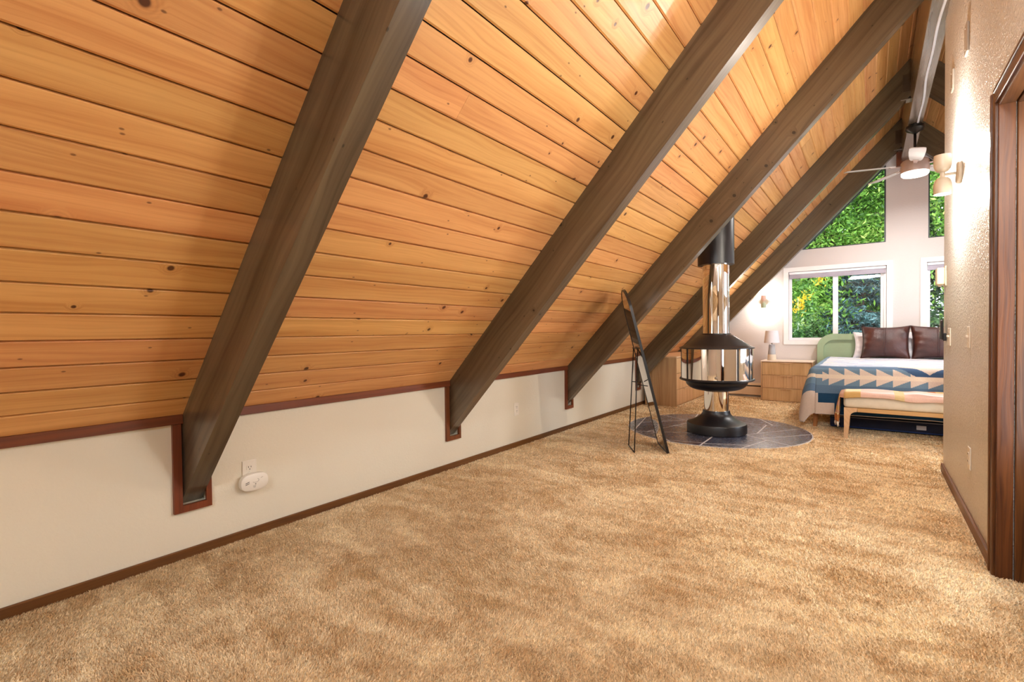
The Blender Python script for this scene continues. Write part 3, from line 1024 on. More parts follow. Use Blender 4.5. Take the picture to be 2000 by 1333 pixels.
# ------------------------------------------------------------------ standing mirror seen from behind
def mirror():
    b0, b1 = Vector((-1.597, 4.475, 0.0)), Vector((-1.391, 4.133, 0.0))
    e = (b1 - b0).normalized()
    hn = Vector((-e.y, e.x, 0))                       # the way the glass faces (away from the viewer)
    tl = R(13.6)
    nrm = (hn * math.cos(tl) + Vector((0, 0, math.sin(tl)))).normalized()
    up = (Vector((0, 0, math.cos(tl))) - hn * math.sin(tl)).normalized()
    W, H = 0.40, 1.475
    t = thing('standing_mirror', 'tall arched black-framed standing mirror leaning back on wire legs', 'mirror', tuple((b0 + b1) / 2))
    org = b0 + Vector((0, 0, 0.012))
    def P(s, u, d):
        return org + e * s + up * u + nrm * d
    def arch(inset, n=14):
        r = W / 2 - inset
        pts = [(inset, inset), (W - inset, inset)]
        for k in range(n + 1):
            a = math.pi * k / n
            pts.append((W / 2 + r * math.cos(a), H - W / 2 + r * math.sin(a)))
        return pts
    def slab(out, inn, d0, d1):
        bm = prism(out, 2, d0, d1, [inn] if inn else ())
        mm = Matrix.Identity(4)
        for i in range(3):
            mm[i][0], mm[i][1], mm[i][2], mm[i][3] = e[i], up[i], nrm[i], org[i]
        bm.transform(mm)
        return bm
    put('frame', slab(arch(0.0), arch(0.014), -0.014, 0.008), M['black_wire'], t)
    put('back_panel', slab(arch(0.013), None, -0.011, -0.006), M['gloss_back'], t)
    put('glass', slab(arch(0.013), None, -0.002, 0.004), M['mirror'], t)
    # wire prop: two legs joined by a foot bar, two stays and a hinge bar
    g0, g1 = Vector((-1.800, 4.243, 0.008)), Vector((-1.654, 4.021, 0.008))
    tops = [P(0.10, 0.93, -0.026), P(0.33, 0.93, -0.026)]
    for g, tp in ((g0, tops[0]), (g1, tops[1])):
        bm = BM()
        add_tube(bm, [g, g + (tp - g) * 0.5, tp], 0.0052, 8)
        put('leg', bm, M['black_wire'], t, True)
    bm = BM(); add_tube(bm, [g0, g1], 0.0052, 8); put('foot_bar', bm, M['black_wire'], t, True)
    bm = BM(); add_tube(bm, [P(0.02, 0.93, -0.024), P(0.38, 0.93, -0.024)], 0.0045, 8); put('hinge_bar', bm, M['black_wire'], t, True)
    for g, tp, s in ((g0, tops[0], 0.04), (g1, tops[1], 0.36)):
        a = g + (tp - g) * 0.66
        bm = BM(); add_tube(bm, [a, P(s, 0.60, -0.024)], 0.004, 8); put('stay', bm, M['black_wire'], t, True)
mirror()

# ------------------------------------------------------------------ wall plates on the knee wall
def outlet(y, z, label):
    t = thing('wall_outlet', label, 'outlet', (XL, y, z))
    put('cover_plate', box((XL, y - 0.037, z - 0.059), (XL + 0.006, y + 0.037, z + 0.059), 0.003, 2), M['plastic'], t)
    for dz in (0.0195, -0.0195):
        s = put('socket', prism(rounded_rect(y - 0.017, z + dz - 0.014, y + 0.017, z + dz + 0.014, 0.011, 5), 0, XL + 0.005, XL + 0.0085), M['plastic'], t)
        for dy, hh in ((-0.0065, 0.0045), (0.0065, 0.0038)):
            put('slot', box((XL + 0.008, y + dy - 0.0012, z + dz + 0.002 - hh + 0.002), (XL + 0.0092, y + dy + 0.0012, z + dz + 0.002 + hh + 0.002)), M['slot'], s)
        bm = BM(); add_tube(bm, [(XL + 0.008, y, z + dz - 0.008), (XL + 0.0092, y, z + dz - 0.008)], 0.0026, 8); put('slot', bm, M['slot'], s)
    bm = BM(); add_tube(bm, [(XL + 0.005, y, z), (XL + 0.0075, y, z)], 0.003, 8); put('screw', bm, M['plastic'], t)
    return t
outlet(1.226, 0.352, 'white duplex outlet with a detector plugged into it')
outlet(3.646, 0.354, 'white duplex outlet with nothing plugged in, on the knee wall')

def detector():
    y, z = 1.236, 0.298
    t = thing('gas_detector', 'oval white gas detector plugged into the knee wall outlet', 'detector', (XL, y, z))
    prof = []
    bm = BM()
    n = 40
    def ring(sc, x):
        out = []
        for k in range(n):
            a = 2 * math.pi * k / n
            c, s = math.cos(a), math.sin(a)
            ry, rz = 0.072, 0.045
            px = abs(c) ** 0.62 * (1 if c > 0 else -1) * ry
            pz = abs(s) ** 0.80 * (1 if s > 0 else -1) * rz
            out.append(bm.verts.new((x, y + px * sc, z + pz * sc)))
        return out
    rs = [ring(0.95, XL + 0.010), ring(1.0, XL + 0.016), ring(1.0, XL + 0.036), ring(0.97, XL + 0.042), ring(0.88, XL + 0.0445)]
    for a, b_ in zip(rs, rs[1:]):
        for k in range(n):
            bm.faces.new((a[k], a[(k + 1) % n], b_[(k + 1) % n], b_[k]))
    bm.faces.new(rs[0][::-1]); bm.faces.new(rs[-1])
    put('body', bm, M['plastic'], t, R(40))
    f = XL + 0.0445
    for dz in (0.004, -0.004):
        b = BM(); add_tube(b, [(f, y - 0.050, z + dz - 0.003), (f, y - 0.030, z + dz + 0.003)], 0.0016, 6); put('vent_slot', b, M['slot'], t)
    b = BM()
    ringp = [(f, y + 0.002 + 0.017 * math.cos(2 * math.pi * k / 20), z + 0.008 + 0.010 * math.sin(2 * math.pi * k / 20)) for k in range(12, 24)]
    add_tube(b, ringp, 0.0009, 5); put('test_button', b, M['grey_mark'], t)
    b = BM(); add_tube(b, [(f, y + 0.030, z + 0.016), (f, y + 0.040, z + 0.020)], 0.0010, 6); put('speaker_slit', b, M['grey_mark'], t)
    b = BM(); add_lathe(b, [(0.0035, 0.0), (0.003, 0.0015)], 12); b.transform(Matrix.Translation((f - 0.0005, y + 0.002, z - 0.010)) @ Matrix.Rotation(R(90), 4, 'Y')); put('indicator', b, M['grey_mark'], t)
    for k, wv in enumerate((0.016, 0.012, 0.010)):
        put('printed_line', box((f - 0.0002, y - 0.004 - wv / 2, z - 0.019 - k * 0.0042), (f + 0.0005, y - 0.004 + wv / 2, z - 0.0175 - k * 0.0042)), M['grey_mark'], t)
    for dy in (-0.0065, 0.0065):
        put('prong', box((XL + 0.0055, y - 0.010 + dy - 0.001, z + 0.030), (XL + 0.012, y - 0.010 + dy + 0.001, z + 0.037)), M['steel'], t)
detector()

# ------------------------------------------------------------------ right wall fittings
def r_outlet():
    y, z, X = 3.585, 0.358, XR
    t = thing('wall_outlet', 'white duplex outlet low on the textured partition wall', 'outlet', (X, y, z))
    put('cover_plate', box((X - 0.006, y - 0.037, z - 0.060), (X, y + 0.037, z + 0.060), 0.003, 2), M['plastic'], t)
    for dz in (0.0195, -0.0195):
        s = put('socket', prism(rounded_rect(y - 0.017, z + dz - 0.014, y + 0.017, z + dz + 0.014, 0.011, 5), 0, X - 0.0085, X - 0.005), M['plastic'], t)
        for dy in (-0.0065, 0.0065):
            put('slot', box((X - 0.0092, y + dy - 0.0012, z + dz), (X - 0.008, y + dy + 0.0012, z + dz + 0.008)), M['slot'], s)
r_outlet()
def switch(y, z, n, label):
    t = thing('light_switch', label, 'switch', (XR, y, z))
    hw = 0.035 + 0.023 * (n - 1)
    put('cover_plate', box((XR - 0.006, y - hw, z - 0.059), (XR, y + hw, z + 0.059), 0.003, 2), M['plastic'], t)
    for k in range(n):
        yy = y + (k - (n - 1) / 2) * 0.046
        b = BM()
        add_box(b, (XR - 0.016, yy - 0.005, z - 0.002), (XR - 0.004, yy + 0.005, z + 0.012), 0.002)
        put('toggle', b, M['plastic'], t)
        for dz in (0.03, -0.03):
            b = BM(); add_tube(b, [(XR - 0.0072, yy, z + dz), (XR - 0.005, yy, z + dz)], 0.003, 8); put('screw', b, M['grey_plate'], t)
    return t
switch(3.625, 1.016, 1, 'single white light switch in the middle of the partition wall')
switch(4.43, 1.005, 2, 'double white light switch beside the black remote')
t = thing('fan_remote', 'black fan remote in a wall cradle at the partition end', 'remote', (XR, 4.62, 1.03))
put('cradle', box((XR - 0.020, 4.60, 0.975), (XR, 4.65, 1.03), 0.003), M['black_metal'], t)
put('handset', box((XR - 0.034, 4.597, 0.985), (XR - 0.018, 4.653, 1.125), 0.006, 2), M['black_metal'], t)
for k in range(3):
    put('button', box((XR - 0.0365, 4.615, 1.04 + k * 0.022), (XR - 0.033, 4.635, 1.054 + k * 0.022), 0.001), M['grey_plate'], t)
t = thing('thermostat', 'ivory thermostat box high at the end of the partition', 'thermostat', (XR, 4.68, 1.44))
put('back_plate', box((XR - 0.008, 4.622, 1.368), (XR, 4.752, 1.512), 0.003), M['ivory'], t)
put('cover', box((XR - 0.052, 4.63, 1.378), (XR - 0.008, 4.745, 1.500), 0.010, 3), M['ivory'], t)
put('dial', box((XR - 0.040, 4.66, 1.366), (XR - 0.02, 4.70, 1.379), 0.002), M['plastic'], t)
def plate(y, z, h, label):
    t = thing('blank_plate', label, 'wall plate', (XR, y, z))
    put('plate', box((XR - 0.012, y - 0.045, z - h / 2), (XR, y + 0.045, z + h / 2), 0.005, 2), M['grey_plate'], t)
    for dz in (-h * 0.36, h * 0.36):
        b = BM(); add_tube(b, [(XR - 0.0135, y, z + dz), (XR - 0.010, y, z + dz)], 0.004, 8); put('screw', b, M['plastic'], t)
plate(3.725, 2.682, 0.165, 'grey blank plate high above the wall lamp, nearer the door')
plate(4.30, 2.684, 0.130, 'grey blank plate high on the partition, nearer the ridge beam')

# up and down wall lamps: built along +X from the wall
def sconce_proto(label, group):
    t = thing('wall_sconce', label, 'lamp', (0, 0, 0), group)
    rot = Matrix.Rotation(R(90), 4, 'Y')
    b = add_lathe(BM(), [(0.060, 0.0), (0.064, 0.004), (0.064, 0.016), (0.058, 0.022), (0.02, 0.024)], 36); b.transform(rot)
    put('wall_rose', b, M['sconce'], t, R(40), False)
    b = add_tube(BM(), [(0.020, 0, 0), (0.085, 0, 0)], 0.008, 12)
    put('arm', b, M['sconce'], t, R(40), False)
    cup = [(0.012, 0.014), (0.026, 0.020), (0.036, 0.034), (0.042, 0.055), (0.043, 0.085), (0.041, 0.118), (0.038, 0.118), (0.040, 0.085), (0.036, 0.05), (0.012, 0.03)]
    for sg, nm, mt in ((1, 'upper_cup', 'sconce'), (-1, 'lower_cup', 'sconce')):
        b = add_lathe(BM(), [(r, z * sg) for r, z in cup], 32, (0.085, 0, 0))
        c = put(nm, b, M[mt], t, R(50), False)
        b = BM()
        bmesh.ops.create_uvsphere(b, u_segments=16, v_segments=10, radius=0.024)
        b.transform(Matrix.Translation((0.085, 0, sg * 0.088)))
        put('bulb', b, M['bulb'], c, True, False)
    b = add_tube(BM(), [(0.085, 0, -0.016), (0.085, 0, 0.016)], 0.012, 12)
    put('hub', b, M['sconce'], t, R(40), False)
    return t
def sconce_lights(loc, axis, power):
    for sg in (1, -1):
        p = Vector(loc) + Vector(axis) * 0.085 + Vector((0, 0, sg * 0.128))
        lamp('sconce_bulb_light', 'POINT', p, power, (1.0, 0.92, 0.82), 0.028)
sc = sconce_proto('pale double-cup wall lamp shining up and down the partition', None)
sc.location = (XR, 3.95, 2.0)
sc.rotation_euler = (0, 0, R(180))
sconce_lights(sc.location, (-1, 0, 0), 34)
sc2 = copy_tree(sc)
sc2.location = (-1.328, YF, 1.498)
sc2.rotation_euler = (0, 0, R(-90))
sc2.scale = (0.86,) * 3
sc2['label'] = 'small double-cup wall lamp on the gable wall above the bedside drawers'
for ch in sc2.children:
    if ch.name.startswith('upper_cup') or ch.name.startswith('lower_cup'):
        ch.data = ch.data.copy()
        up_ = ch.name.startswith('upper')
        ch.data.materials[0] = M['sconce_pink' if up_ else 'sconce_green']
        ch['label'] = 'pinkish upper cup' if up_ else 'greenish lower cup'
sconce_lights(sc2.location, (0, -1, 0), 7)
sc_added = copy_tree(sc)  # added copy out of view, to light the boards at the nearest rafter
sc_added.location = (XR, 1.70, 2.0)
sc_added['label'] = 'added unseen double-cup wall lamp on the partition before the door'
sconce_lights(sc_added.location, (-1, 0, 0), 26)

# ------------------------------------------------------------------ ceiling fan
def fan():
    cx, cy = XC, 7.0
    t = thing('ceiling_fan', 'five-blade ceiling fan with lit lens hanging from the ridge beam', 'fan', (cx, cy, RZ))
    L = lambda prof, n=40: add_lathe(BM(), prof, n, (cx, cy, 0))
    put('canopy', L([(0.060, RZ), (0.085, RZ - 0.012), (0.087, RZ - 0.04), (0.070, RZ - 0.062), (0.030, RZ - 0.085), (0.018, RZ - 0.095)]), M['fan_dark'], t, R(40))
    put('downrod', add_tube(BM(), [(cx, cy, RZ - 0.09), (cx, cy, 2.93)], 0.013, 12), M['fan_dark'], t, True)
    put('motor_housing', L([(0.03, 2.955), (0.06, 2.945), (0.112, 2.918), (0.125, 2.900), (0.127, 2.79), (0.122, 2.786)]), M['fan_metal'], t, R(35))
    put('light_lens', L([(0.121, 2.790), (0.121, 2.765), (0.110, 2.752), (0.07, 2.743), (0.01, 2.740)]), M['lens'], t, R(50))
    a0 = math.atan2(-cy, -cx) + R(2)
    for k in range(5):
        a = a0 + k * 2 * math.pi / 5
        d = Vector((math.cos(a), math.sin(a), 0)); s = Vector((-d.y, d.x, 0))
        pitch = R(-11)
        o = Vector((cx, cy, 2.868))
        sq = s * math.cos(pitch) + Vector((0, 0, math.sin(pitch)))
        nn = d.cross(sq)
        bm = BM()
        prof = [(0.19, 0.042), (0.24, 0.055), (0.36, 0.064), (0.52, 0.070), (0.63, 0.068), (0.655, 0.058), (0.662, 0.040)]
        edge = [(r, w) for r, w in prof] + [(r, -w) for r, w in prof[::-1]]
        top = [bm.verts.new(o + d * r + sq * w + nn * 0.004) for r, w in edge]
        bot = [bm.verts.new(o + d * r + sq * w - nn * 0.004) for r, w in edge]
        bm.faces.new(top); bm.faces.new(bot[::-1])
        for i in range(len(edge)):
            j = (i + 1) % len(edge)
            bm.faces.new((top[i], top[j], bot[j], bot[i]))
        bl = put('blade', bm, M['fan_blade'], t)
        bm = BM()
        ar = [(0.115, 0.018), (0.17, 0.016), (0.235, 0.026)]
        edge = ar + [(r, -w) for r, w in ar[::-1]]
        top = [bm.verts.new(o + d * r + sq * w - nn * 0.0045) for r, w in edge]
        bot = [bm.verts.new(o + d * r + sq * w - nn * 0.0105) for r, w in edge]
        bm.faces.new(top); bm.faces.new(bot[::-1])
        for i in range(len(edge)):
            j = (i + 1) % len(edge)
            bm.faces.new((top[i], top[j], bot[j], bot[i]))
        put('blade_arm', bm, M['fan_metal'], bl)
    lamp('fan_lens_light', 'AREA', (cx, cy, 2.735), 38, (1.0, 0.95, 0.90), 0.22, target=(cx, cy, 0))
fan()
# flat cable cover wandering along the underside of the ridge beam to the fan
bm = BM()
pts = []
for k in range(61):
    y = 0.5 + (6.93 - 0.5) * k / 60
    x = XC + 0.012 + 0.010 * math.sin(y * 2.1) + 0.004 * math.sin(y * 6.3)
    pts.append((x, y))
prev = None
for x, y in pts:
    ring = [bm.verts.new((x + dx, y, RZ + dz)) for dx, dz in ((-0.010, -0.001), (-0.007, -0.009), (0.007, -0.009), (0.010, -0.001))]
    if prev:
        for i in range(3):
            bm.faces.new((prev[i], prev[i + 1], ring[i + 1], ring[i]))
        bm.faces.new((prev[3], prev[0], ring[0], ring[3]))
    else:
        bm.faces.new(ring)
    prev = ring
bm.faces.new(prev[::-1])
tag(put('cable_cover', bm, M['conduit']), 'white cable cover snaking under the ridge beam to the fan', 'cable')

# ------------------------------------------------------------------ bedroom furniture
def drawer_front(bm, u0, u1, z0, z1, put_pt, flutes=True):
    """fluted front in (u,z), depth d outward through put_pt(u,z,d)"""
    n = max(6, int((u1 - u0) / 0.016)) if flutes else 1
    us, ds = [], []
    for k in range(n):
        a = u0 + (u1 - u0) * k / n; b_ = u0 + (u1 - u0) * (k + 1) / n
        g = 0.0016
        us += [a, a + g, b_ - g, b_]; ds += [0.0145, 0.018, 0.018, 0.0145]
    lo = [bm.verts.new(put_pt(u, z0, d)) for u, d in zip(us, ds)]
    hi = [bm.verts.new(put_pt(u, z1, d)) for u, d in zip(us, ds)]
    bl = [bm.verts.new(put_pt(u, z0, 0.0)) for u in (u0, u1)]
    bh = [bm.verts.new(put_pt(u, z1, 0.0)) for u in (u0, u1)]
    for k in range(len(us) - 1):
        bm.faces.new((lo[k], lo[k + 1], hi[k + 1], hi[k]))
    bm.faces.new((bl[0], bl[1], bh[1], bh[0]))
    bm.faces.new((lo[0], hi[0], bh[0], bl[0])); bm.faces.new((lo[-1], hi[-1], bh[1], bl[1]))
    bm.faces.new(lo + [bl[1], bl[0]]); bm.faces.new(hi + [bh[1], bh[0]])

def bedside():
    x0, x1, y0, y1, zt = -1.312, -0.648, 8.045, 8.44, 0.602
    t = thing('bedside_drawers', 'light oak three-drawer bedside chest with fluted fronts beside the bed', 'dresser', ((x0 + x1) / 2, (y0 + y1) / 2, 0))
    b = BM()
    add_box(b, (x0, y0 - 0.004, 0.0), (x0 + 0.016, y1, zt - 0.016), 0.002)
    add_box(b, (x1 - 0.016, y0 - 0.004, 0.0), (x1, y1, zt - 0.016), 0.002)
    add_box(b, (x0 + 0.016, y0 + 0.022, 0.0), (x1 - 0.016, y1, zt - 0.016))
    put('carcass', b, M['oak_side'], t)
    put('top', box((x0 - 0.003, y0 - 0.008, zt - 0.016), (x1 + 0.003, y1, zt), 0.003), M['pale_top'], t)
    zs = [0.012, 0.199, 0.392, zt - 0.022]
    for k in range(3):
        b = BM()
        drawer_front(b, x0 + 0.019, x1 - 0.019, zs[k] + 0.003, zs[k + 1] - 0.003, lambda u, z, d: (u, y0 + 0.021 - d, z))
        d = put('drawer', b, M['oak'], t)
        xc = (x0 + x1) / 2
        put('finger_pull', box((xc - 0.075, y0 - 0.010, zs[k + 1] - 0.013), (xc + 0.075, y0 + 0.006, zs[k + 1] - 0.0045), 0.002), M['oak_top'], d)
bedside()

def corner_chest():
    x0, x1, y0, y1, zt = -2.612, -2.154, 6.754, 8.302, 0.704
    t = thing('low_chest', 'long light oak chest of drawers tucked under the slope behind the fireplace', 'dresser', ((x0 + x1) / 2, (y0 + y1) / 2, 0))
    b = BM()
    add_box(b, (x0, y0, 0.0), (x1 - 0.002, y0 + 0.018, zt - 0.018), 0.002)
    add_box(b, (x0, y1 - 0.018, 0.0), (x1 - 0.002, y1, zt - 0.018), 0.002)
    add_box(b, (x0, y0 + 0.018, 0.0), (x1 - 0.024, y1 - 0.018, zt - 0.018))
    put('carcass', b, M['oak_side'], t)
    put('top', box((x0, y0 - 0.003, zt - 0.018), (x1 + 0.003, y1, zt), 0.002), M['oak_top'], t)
    zs = [0.02, 0.24, 0.465, zt - 0.022]
    ym = (y0 + y1) / 2
    for (a, c) in ((y0 + 0.020, ym - 0.003), (ym + 0.003, y1 - 0.020)):
        for k in range(3):
            b = BM()
            drawer_front(b, a, c, zs[k] + 0.003, zs[k + 1] - 0.003, lambda u, z, d: (x1 - 0.022 + d, u, z))
            d = put('drawer', b, M['oak'], t)
            yc = (a + c) / 2
            put('finger_pull', box((x1 - 0.006, yc - 0.075, zs[k + 1] - 0.014), (x1 + 0.010, yc + 0.075, zs[k + 1] - 0.0045), 0.002), M['oak_top'], d)
corner_chest()

# table lamp
t = thing('table_lamp', 'small table lamp with white drum shade on the bedside chest', 'lamp', (-1.19, 8.22, 0.602))
cx, cy, z0 = -1.19, 8.22, 0.602
put('lower_base', add_lathe(BM(), [(0.058, z0), (0.062, z0 + 0.006), (0.054, z0 + 0.085), (0.053, z0 + 0.088)], 32, (cx, cy, 0)), M['lamp_sand'], t, R(40))
put('upper_base', add_lathe(BM(), [(0.0535, z0 + 0.088), (0.040, z0 + 0.228), (0.034, z0 + 0.236), (0.012, z0 + 0.240)], 32, (cx, cy, 0)), M['lamp_grey'], t, R(40))
put('stem', add_tube(BM(), [(cx, cy, z0 + 0.238), (cx, cy, z0 + 0.30)], 0.010, 12), M['steel'], t, True)
put('lamp_shade', add_lathe(BM(), [(0.106, z0 + 0.262), (0.086, z0 + 0.445), (0.083, z0 + 0.445), (0.103, z0 + 0.262)], 40, (cx, cy, 0), cap=False), M['shade'], t, R(40))

# baseboard heater
t = thing('baseboard_heater', 'cream baseboard heater along the gable wall beside the bedside chest', 'heater', (-1.73, 8.42, 0))
hx0, hx1 = -2.10, -1.33
sec = [(YF - 0.002, 0.222), (YF - 0.052, 0.222), (YF - 0.064, 0.200), (YF - 0.064, 0.186), (YF - 0.040, 0.186), (YF - 0.002, 0.186)]
put('hood', prism(sec, 0, hx0, hx1), M['heater'], t)
put('front_panel', box((hx0, YF - 0.066, 0.035), (hx1, YF - 0.054, 0.166), 0.003), M['heater'], t)
put('fin_core', box((hx0 + 0.01, YF - 0.050, 0.03), (hx1 - 0.01, YF - 0.004, 0.186)), M['slot'], t)
put('end_cap', box((hx0 - 0.02, YF - 0.068, 0.02), (hx0, YF - 0.002, 0.224), 0.003), M['heater'], t)
put('end_cap', box((hx1, YF - 0.068, 0.02), (hx1 + 0.012, YF - 0.002, 0.224), 0.003), M['heater'], t)

# bed
BX0, BX1, BY0, BY1 = -0.50, 1.30, 6.17, 8.36
def bed():
    t = thing('bed', 'wide bed with rounded sage green headboard on wooden legs', 'bed', (XC, 7.2, 0))
    hx0, hx1 = -0.622, 2 * XC + 0.622
    o = rounded_rect(hx0, 0.30, hx1, 0.992, 0.20, 10, (1, 1, 0, 0))
    bm = prism(o, 1, 8.385, 8.44)
    bevel_all(bm, 0.008, 2)
    put('headboard', bm, M['sage'], t, R(40))
    i = rounded_rect(hx0 + 0.085, 0.30, hx1 - 0.085, 0.905, 0.125, 10, (1, 1, 0, 0))
    o2 = rounded_rect(hx0 + 0.004, 0.30, hx1 - 0.004, 0.988, 0.197, 10, (1, 1, 0, 0))
    bm = prism(o2, 1, 8.352, 8.3855, [i])
    put('headboard_border', bm, M['sage'], t)
    put('side_rail', box((BX0 + 0.02, BY0 + 0.03, 0.20), (BX0 + 0.05, 8.39, 0.33), 0.004), M['sage'], t)
    put('side_rail', box((BX1 - 0.05, BY0 + 0.03, 0.20), (BX1 - 0.02, 8.39, 0.33), 0.004), M['sage'], t)
    put('foot_rail', box((BX0 + 0.02, BY0 + 0.02, 0.20), (BX1 - 0.02, BY0 + 0.05, 0.33), 0.004), M['sage'], t)
    put('mattress', box((BX0 + 0.01, BY0 + 0.01, 0.33), (BX1 - 0.01, 8.345, 0.635), 0.05, 3), M['white_fabric'], t, R(40))
    for (x, y) in ((BX0 + 0.02, BY0 + 0.05), (BX1 - 0.02, BY0 + 0.05), (BX0 + 0.04, 8.36), (BX1 - 0.04, 8.36)):
        put('leg', add_tube(BM(), [(x - 0.0, y, 0.0), (x + (0.012 if x < 0 else -0.012), y, 0.22)], [0.019, 0.030], 16), M['bed_leg'], t, R(40))
bed()

def quilt():
    """one cloth: u runs across the bed, v from the pillows to the foot and down the front"""
    ZT = 0.655
    top_w = BX1 - BX0 + 0.04
    x0 = BX0 - 0.02
    drop_s, drop_f = 0.46, 0.515
    vlen = BY1 - 0.42 - (BY0 - 0.02)
    y_head = BY1 - 0.02
    vlen = y_head - (BY0 - 0.025)
    U = np.concatenate([np.linspace(-drop_s, 0, 60)[:-1], np.linspace(0, top_w, 330), np.linspace(top_w, top_w + drop_s, 60)[1:]])
    Vv = np.concatenate([np.linspace(0, vlen, 150)[:-1], np.linspace(vlen, vlen + drop_f, 130)])
    nU, nV = len(U), len(Vv)
    verts = np.zeros((nU, nV, 3))
    R0 = 0.055
    def fold(d):                       # distance past the edge -> (out, down), round shoulder
        if d <= 0: return 0.0, 0.0
        q = R0 * math.pi / 2
        if d < q:
            return R0 * math.sin(d / R0), R0 * (1 - math.cos(d / R0))
        return R0 + (d - q) * 0.16, R0 + (d - q) * 0.987
    for i, u in enumerate(U):
        for j, v in enumerate(Vv):
            du = -u if u < 0 else (u - top_w if u > top_w else 0.0)
            dv = max(0.0, v - vlen)
            sx = -1 if u < top_w / 2 else 1
            ou, zu = fold(du); ov, zv = fold(dv)
            xe = x0 + R0 if sx < 0 else x0 + top_w - R0
            xx = (x0 + R0 + (u / top_w) * (top_w - 2 * R0)) if du == 0 else xe + sx * ou
            yy = y_head - v * (vlen - R0) / vlen if dv == 0 else (y_head - vlen + R0) - ov
            z = ZT - max(zu, zv)
            if du > 0 and dv > 0:      # the corner hangs as a flared point
                r = math.hypot(du, dv); a = math.atan2(dv, du)
                rr = min(r, 0.62)
                oo, zz = fold(rr)
                bulge = 0.30 + 0.10 * math.sin(2 * a)
                oo = oo + 0.05 * math.sin(2 * a) * min(1, r / 0.3)
                xx = xe + sx * oo * math.cos(a); yy = (y_head - vlen + R0) - oo * math.sin(a)
                z = ZT - zz
            # soft waves in the hanging parts
            hang = min(1.0, max(du, dv) / 0.35)
            if dv > 0 and du == 0:
                yy -= hang * 0.010 * math.sin(xx * 9.0) + hang * 0.004 * math.sin(xx * 23)
                z += hang * 0.008 * math.sin(xx * 3.0) - hang * 0.02 * max(0, xx - 0.2)
            if du > 0 and dv == 0:
                xx += sx * hang * 0.014 * math.sin(yy * 8.0)
            if dv == 0 and du == 0:
                z += 0.004 * math.sin(xx * 7 + yy * 3) + 0.003 * math.sin(yy * 11)
            verts[i, j] = (xx, yy, max(z, 0.03))
    idx = np.arange(nU * nV).reshape(nU, nV)
    F = np.stack([idx[:-1, :-1], idx[1:, :-1], idx[1:, 1:], idx[:-1, 1:]], -1).reshape(-1, 4)
    t = thing('quilt', 'blue and beige pieced quilt with triangle pattern draped over the bed', 'quilt', (XC, 7.2, ZT))
    o = mesh_np('quilt_top', verts.reshape(-1, 3) - np.array(t.location), F, M['quilt'], t, True)
    # dye per face
    beige, slate, navy, deep, cream, sky = [np.array(srgb(*c)) for c in ((220, 204, 190), (112, 140, 162), (64, 92, 128), (30, 70, 104), (232, 218, 198), (140, 164, 196))]
    white, paleb = np.array(srgb(218, 220, 228)), np.array(srgb(164, 178, 204))
    rr = np.random.default_rng(5)
    strip = rr.random(4000)
    def dye(u, v):
        dv = v - vlen
        du = -u if u < 0 else 0.0
        if dv < (-0.10 if u < 0.74 else -0.14):
            if u < 0.02:                                 # side band
                return slate if du < 0.06 else (cream if du < 0.10 else (slate if du < 0.2 else (navy if du < 0.3 else beige)))
            k = int((v + 3) / 0.022); kk = int(u / 0.17 + strip[k % 4000] * 9)
            q = strip[(k * 53 + kk * 17) % 4000]
            if dv > -0.34 and q > 0.55: return sky
            return white if q < 0.55 else (paleb if q < 0.9 else beige)
        if u > 0.74 and dv < 0.10:                       # broad zigzag
            p = ((u - 0.74) / 0.50) % 1.0
            zz = abs(p - 0.5) * 2
            lo = -0.07 + 0.15 * (1 - zz)
            if dv < lo: return beige
            if dv < lo + 0.085: return navy
        d = dv if u >= 0 else dv + 0.10 * min(1, du / 0.3)
        if d < 0.035: return navy * 0.5 + slate * 0.5
        P = 0.143
        p = ((u + 0.02) / P) % 1.0
        inside = u > 0.06
        if d < 0.105:
            return (beige if (d - 0.035) / 0.07 > p else slate) if inside else slate
        if d < 0.145: return cream
        if d < 0.215:
            return (beige if (d - 0.145) / 0.07 < 1 - p else slate) if inside else slate
        # lower field with a stepped beige corner
        if u < 0.02 and d > 0.30: return beige
        if 0.02 <= u < 0.18 and d > 0.40: return beige
        if u > 0.95:
            p2 = ((u - 0.95) / 0.6) % 1.0
            if d > 0.28 and (d - 0.28) / 0.22 < 1 - abs(p2 - 0.5) * 2: return beige * 0.8
        return slate * 0.6 + navy * 0.4 if d < 0.30 else deep
    cu = (U[:-1] + U[1:]) / 2; cv = (Vv[:-1] + Vv[1:]) / 2
    cols = np.array([[dye(a, b) for b in cv] for a in cu]).reshape(-1, 3)
    at = o.data.color_attributes.new('dye', 'FLOAT_COLOR', 'CORNER')
    c4 = np.concatenate([np.repeat(cols, 4, axis=0), np.ones((len(cols) * 4, 1))], 1).astype(np.float32)
    at.data.foreach_set('color', c4.ravel())
    md = o.modifiers.new('thick', 'SOLIDIFY'); md.thickness = 0.010; md.offset = -1
    # pale binding along the hem
    loc = Vector(t.location)
    hem = [Vector(verts[0, j]) for j in range(nV)] + [Vector(verts[i, -1]) for i in range(nU)] + [Vector(verts[-1, j]) for j in range(nV - 1, -1, -1)]
    hem = [h for k, h in enumerate(hem) if k == 0 or (h - hem[k - 1]).length > 1e-4]
    b = BM(); add_tube(b, hem[::1], 0.0075, 6)
    put('binding', b, plain('pale_binding', srgb(224, 216, 212), 0.9), t, True)
quilt()

